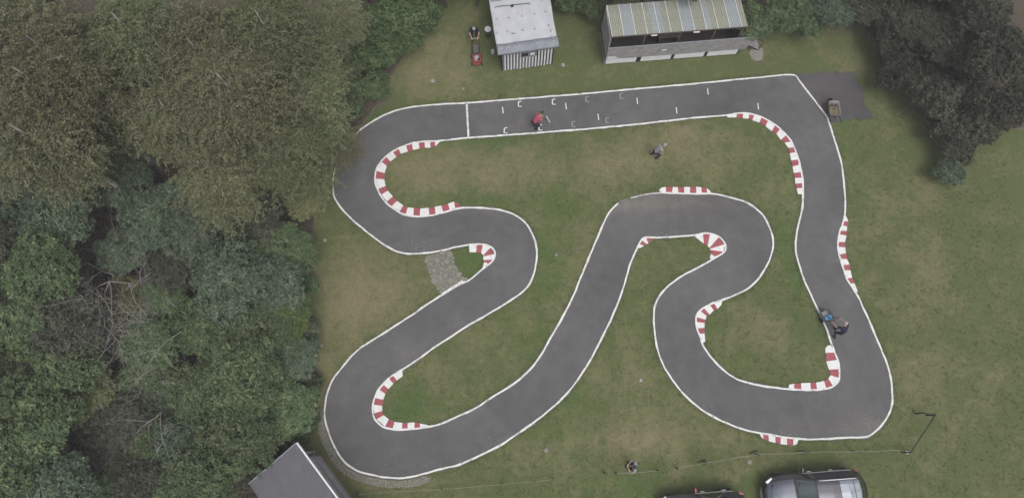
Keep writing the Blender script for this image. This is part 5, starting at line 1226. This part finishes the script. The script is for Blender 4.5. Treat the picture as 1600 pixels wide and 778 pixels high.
# ------------------------------------------------------------------ parked cars
def lerp_tab(tab, x):
    if x >= tab[0][0]: return tab[0][1:]
    for a, b in zip(tab[:-1], tab[1:]):
        if a[0] >= x >= b[0]:
            t = (a[0] - x) / (a[0] - b[0]); return tuple(u + (w_ - u) * t for u, w_ in zip(a[1:], b[1:]))
    return tab[-1][1:]
def car(label, loc, hd, L_, W_, tab, mirror_mat, glass_roof, rails, name):
    """tab rows, front to rear: x, top height, half width of the top, belt height, half width of the body"""
    root = thing(name, label, 'car', loc, hd)
    def S(x, t):
        tz, tw, bz, bw_ = lerp_tab(tab, x); s_ = 1 if t >= 0 else -1; t = abs(t)
        pts = [(0, 0, tz + .015), (.28, tw * .7, tz + .004), (.42, tw, tz - .045), (.60, bw_ * .955, bz), (.72, bw_, bz - .16), (.86, bw_ * .985, .42), (1, bw_ * .93, .22)]
        for a, b in zip(pts[:-1], pts[1:]):
            if a[0] <= t <= b[0]:
                k_ = (t - a[0]) / (b[0] - a[0]); yy_ = a[1] + (b[1] - a[1]) * k_; return Vector((x * (1 - .15 * abs(2 * x / L_) ** 1.6 * (2 * yy_ / W_) ** 2), s_ * yy_, a[2] + (b[2] - a[2]) * k_))
    xs_ = sorted(set([r_[0] for r_ in tab] + [L_ / 2 - L_ * i / 60 for i in range(61)]), reverse=True); xs_ = [x for x in xs_ if tab[-1][0] <= x <= tab[0][0]]
    ts = [-1 + 2 * i / 40 for i in range(41)]
    mb = MB(); rows = [[S(x, t) for t in ts] for x in xs_]; mb.grid(rows, flip=False)
    mb.add(rows[0], [tuple(range(len(ts)))]); mb.add(rows[-1], [tuple(range(len(ts) - 1, -1, -1))]); mb.add([r_[0] for r_ in rows] + [r_[-1] for r_ in rows[::-1]], [tuple(range(2 * len(rows)))])
    bm = bmesh.new(); me_ = mb.mesh('body', M['car_black'], True); bm.from_mesh(me_); bmesh.ops.remove_doubles(bm, verts=bm.verts, dist=.0005); bmesh.ops.recalc_face_normals(bm, faces=bm.faces); bm.to_mesh(me_); bm.free(); link('body', me_, root)
    def patch_(nm, x0, x1, t0, t1, m, off=.006, nx_=8, nt_=10, x0b=None, x1b=None):
        mb = MB(); rr = []
        for i in range(nx_ + 1):
            row = []
            for j in range(nt_ + 1):
                t = t0 + (t1 - t0) * j / nt_; xa, xb = (x0, x1) if x0b is None else (x0 + (x0b - x0) * j / nt_, x1 + (x1b - x1) * j / nt_)
                x = xa + (xb - xa) * i / nx_; p = S(x, t); e_ = .004; dx_ = S(x - e_, t) - S(x + e_, t); dt_ = S(x, t + e_) - S(x, t - e_); nn = dt_.cross(dx_)
                if nn.length < 1e-9: nn = Vector((0, 0, 1))
                nn.normalize(); 
                if nn.dot(p - Vector((x, 0, .5))) < 0: nn = -nn
                row.append(p + nn * off)
            rr.append(row)
        mb.grid(rr); return mb.obj(nm, m, root, True)
    g = M['glass_dark']; x_ws, x_rf, x_rr, x_rb = [r_[0] for r_ in tab if len(r_) and r_ in tab][0:0] or car_marks[name]
    patch_('bonnet', tab[2][0], x_ws + .06, -.40, .40, M['bonnet'], .004)
    patch_('windscreen', x_ws - .05, x_rf + .02, -.385, .385, M['screen_glass'])
    patch_('rear_window', x_rr - .05, x_rb + .04, -.37, .37, g)
    patch_('roof_skin', x_rf - .04, x_rf - (.04 + (x_rf - x_rr) * (.50 if glass_roof else .98)), -.36, .36, M['roof_sheen'], .005)
    if glass_roof:
        xm = x_rf - (x_rf - x_rr) * .53; patch_('roof_glass', xm, x_rr + .30, -.34, .34, M['roof_glass'], .008); patch_('roof_glass', x_rr + .27, x_rr - .02, -.34, .34, M['roof_glass'], .008)
    for s_ in (1, -1):
        n3 = 3; a, b = x_ws - .45, x_rb + .42
        for k_ in range(n3):
            xa = a + (b - a) * k_ / n3 - .03; xb = a + (b - a) * (k_ + 1) / n3 + .03; patch_('side_window', xa, xb, s_ * .445, s_ * .585, g, .006, 6, 4)
        patch_('window_trim', a + .05, b - .08, s_ * .585, s_ * .606, M['trim'], .016, 14, 1)
        for k_ in range(2):
            xa = x_ws - .55 - k_ * 1.0; p = S(xa - .2, s_ * .68); mb = MB(); mb.box(p + Vector((0, s_ * .025, 0)), (.20, .03, .03)); bevel(mb.obj('door_handle', M['steel'], root), .008)
        hp = S(tab[1][0] - .14, s_ * .55); mb = MB(); mb.box((0, 0, 0), (.34, .14, .08)); o = mb.obj('headlight', M['lamp_glass'], root); bevel(o, .03, 3); o.location = hp + Vector((0, -s_ * .02, .0)); o.rotation_euler = (0, .15, -s_ * .55)
        tp = S(tab[-3][0] + .06, s_ * (.70 if rails else .58)); mb = MB(); mb.box((0, 0, 0), (.24, .10, .16)); o = mb.obj('tail_light', M['tail_red'], root); bevel(o, .03, 3); o.location = tp + Vector((-.0, s_ * .0, -.02)); o.rotation_euler = (0, 0, s_ * .35)
        mp = S(x_ws - .42, s_ * .60); mb = MB(); mb.box(mp + Vector((0, s_ * .15, .05)), (.10, .20, .13), taper=.85); mb.box(mp + Vector((0, s_ * .04, .01)), (.05, .12, .03)); bevel(mb.obj('mirror', M[mirror_mat], root), .02, 2)
        if rails:
            pts = [S(x_rf - .15 - (x_rf - x_rr - .2) * i / 8, s_ * .385) + Vector((0, 0, .045 if 0 < i < 8 else .0)) for i in range(9)]
            mb = MB(); mb.tube(pts, .020, 7); mb.obj('roof_rail', M['trim'], root, True)
        for x in (L_ / 2 - .90, -L_ / 2 + .95):
            mt_ = Matrix.Translation((x, s_ * (W_ / 2 - .10), .32)) @ Matrix.Rotation(math.pi / 2, 4, 'X')
            mb = MB(); mb.lathe([(.20, -.11), (.30, -.11), (.325, -.07), (.325, .07), (.30, .11), (.20, .11)], 28, mt_); wl = link('wheel', mb.mesh('tyre', M['rubber'], True), root)
            mb = MB(); mb.lathe([(.21, -.08), (.06, -.09), (.06, .09), (.21, .08)], 20, mt_)
            for k_ in range(5): mb.box(mt_ @ Vector((.12 * math.cos(k_ * 1.2566), .12 * math.sin(k_ * 1.2566), -s_ * .10)), (.05, .03, .05))
            mb.obj('rim', M['alloy'], wl)
    mb = MB(); mb.box((tab[0][0] + .012, 0, .50), (.03, .9, .20)); gr = mb.obj('grille', M['rubber'], root)
    mb = MB()
    for k_ in range(3): mb.box((tab[0][0] + .03, 0, .45 + k_ * .055), (.015, .86, .014))
    mb.obj('chrome_bar', M['steel'], gr)
    mb = MB(); mb.box((tab[0][0] + .01, 0, .33), (.03, .5, .10)); mb.obj('number_plate', M['board_white'], root)
    for s_ in (1, -1):
        mb = MB(); mb.tube([(x_ws - .02, s_ * .1, S(x_ws, 0).z + .03), (x_ws - .18, s_ * .55, S(x_ws - .18, 0).z + .02)], .009, 5); mb.obj('wiper', M['rubber'], root)
    return root
M['trim'] = mat('trim', (.75, .76, .78), .45, metal=.3, var=.05)
M['screen_glass'] = mat('screen_glass', (.17, .205, .205), .1, metal=.75, var=.1)
M['roof_glass'] = M['glass_dark']
M['bonnet'] = mat('bonnet_sky_sheen', (.15, .165, .20), .30, metal=.85, var=.05, coat=1)  # black bonnet: grey-blue sky reflection put into its colour
M['roof_sheen'] = mat('roof_sky_sheen', (.10, .10, .115), .2, metal=.8, var=.1, coat=1)  # glossy black roof: grey of the reflected sky put into the colour
M['roof_glass'] = mat('roof_glass', (.42, .44, .48), .07, metal=.9, var=.05)  # pale mirror-like grey: bright cloud reflection put into the glass colour
car_marks = {'estate_car': (.95, .22, -1.72, -2.08), 'hatchback_car': (.72, .10, -1.40, -1.80)}
tab1 = [(2.31, .58, .34, .50, .46), (2.27, .64, .46, .56, .60), (2.17, .72, .56, .64, .73), (2.0, .80, .62, .72, .82), (1.6, .90, .66, .82, .88), (.95, 1.00, .70, .92, .91), (.22, 1.44, .60, .96, .91), (-.4, 1.50, .60, .97, .91), (-1.2, 1.48, .59, .98, .91), (-1.72, 1.42, .57, .99, .89), (-2.08, 1.06, .56, .96, .82), (-2.20, .98, .52, .90, .75), (-2.28, .80, .46, .70, .66), (-2.31, .60, .42, .50, .58)]
car('black estate car with silver roof rails and glass roof parked at the lower right', at(1264, 767), R(184.5), 4.62, 1.82, tab1, 'car_black', True, True, 'estate_car')
tab2 = [(2.05, .56, .34, .50, .44), (2.0, .62, .46, .56, .60), (1.92, .70, .54, .62, .72), (1.8, .78, .60, .70, .82), (1.4, .88, .64, .80, .85), (.72, .98, .66, .90, .86), (.10, 1.38, .56, .94, .86), (-.4, 1.43, .56, .95, .86), (-1.0, 1.41, .56, .96, .86), (-1.40, 1.36, .54, .97, .84), (-1.80, 1.02, .53, .94, .78), (-1.93, .94, .50, .88, .72), (-2.01, .78, .46, .70, .64), (-2.05, .58, .40, .50, .54)]
car('black hatchback with a red door mirror cut off by the bottom edge', at(1093, 797), R(184.5), 4.1, 1.72, tab2, 'tail_red', False, False, 'hatchback_car')

# ------------------------------------------------------------------ thin hazy air between the camera and the ground
me = bpy.data.meshes.new('haze'); mb = MB(); mb.box((0, 0, 17.2), (1010, 1010, 36.6)); me = mb.mesh('haze', [])
hz = new_mat('haze_air'); m_, t_, b_ = hz; t_.nodes.remove(b_)
pv_ = t_.nodes.new('ShaderNodeVolumePrincipled'); pv_.inputs['Density'].default_value = .0012; pv_.inputs['Color'].default_value = (.95, .93, .97, 1)
t_.links.new(pv_.outputs[0], t_.nodes['Material Output'].inputs['Volume']); me.materials.clear(); me.materials.append(m_)
struct(link('haze', me), 'stuff')
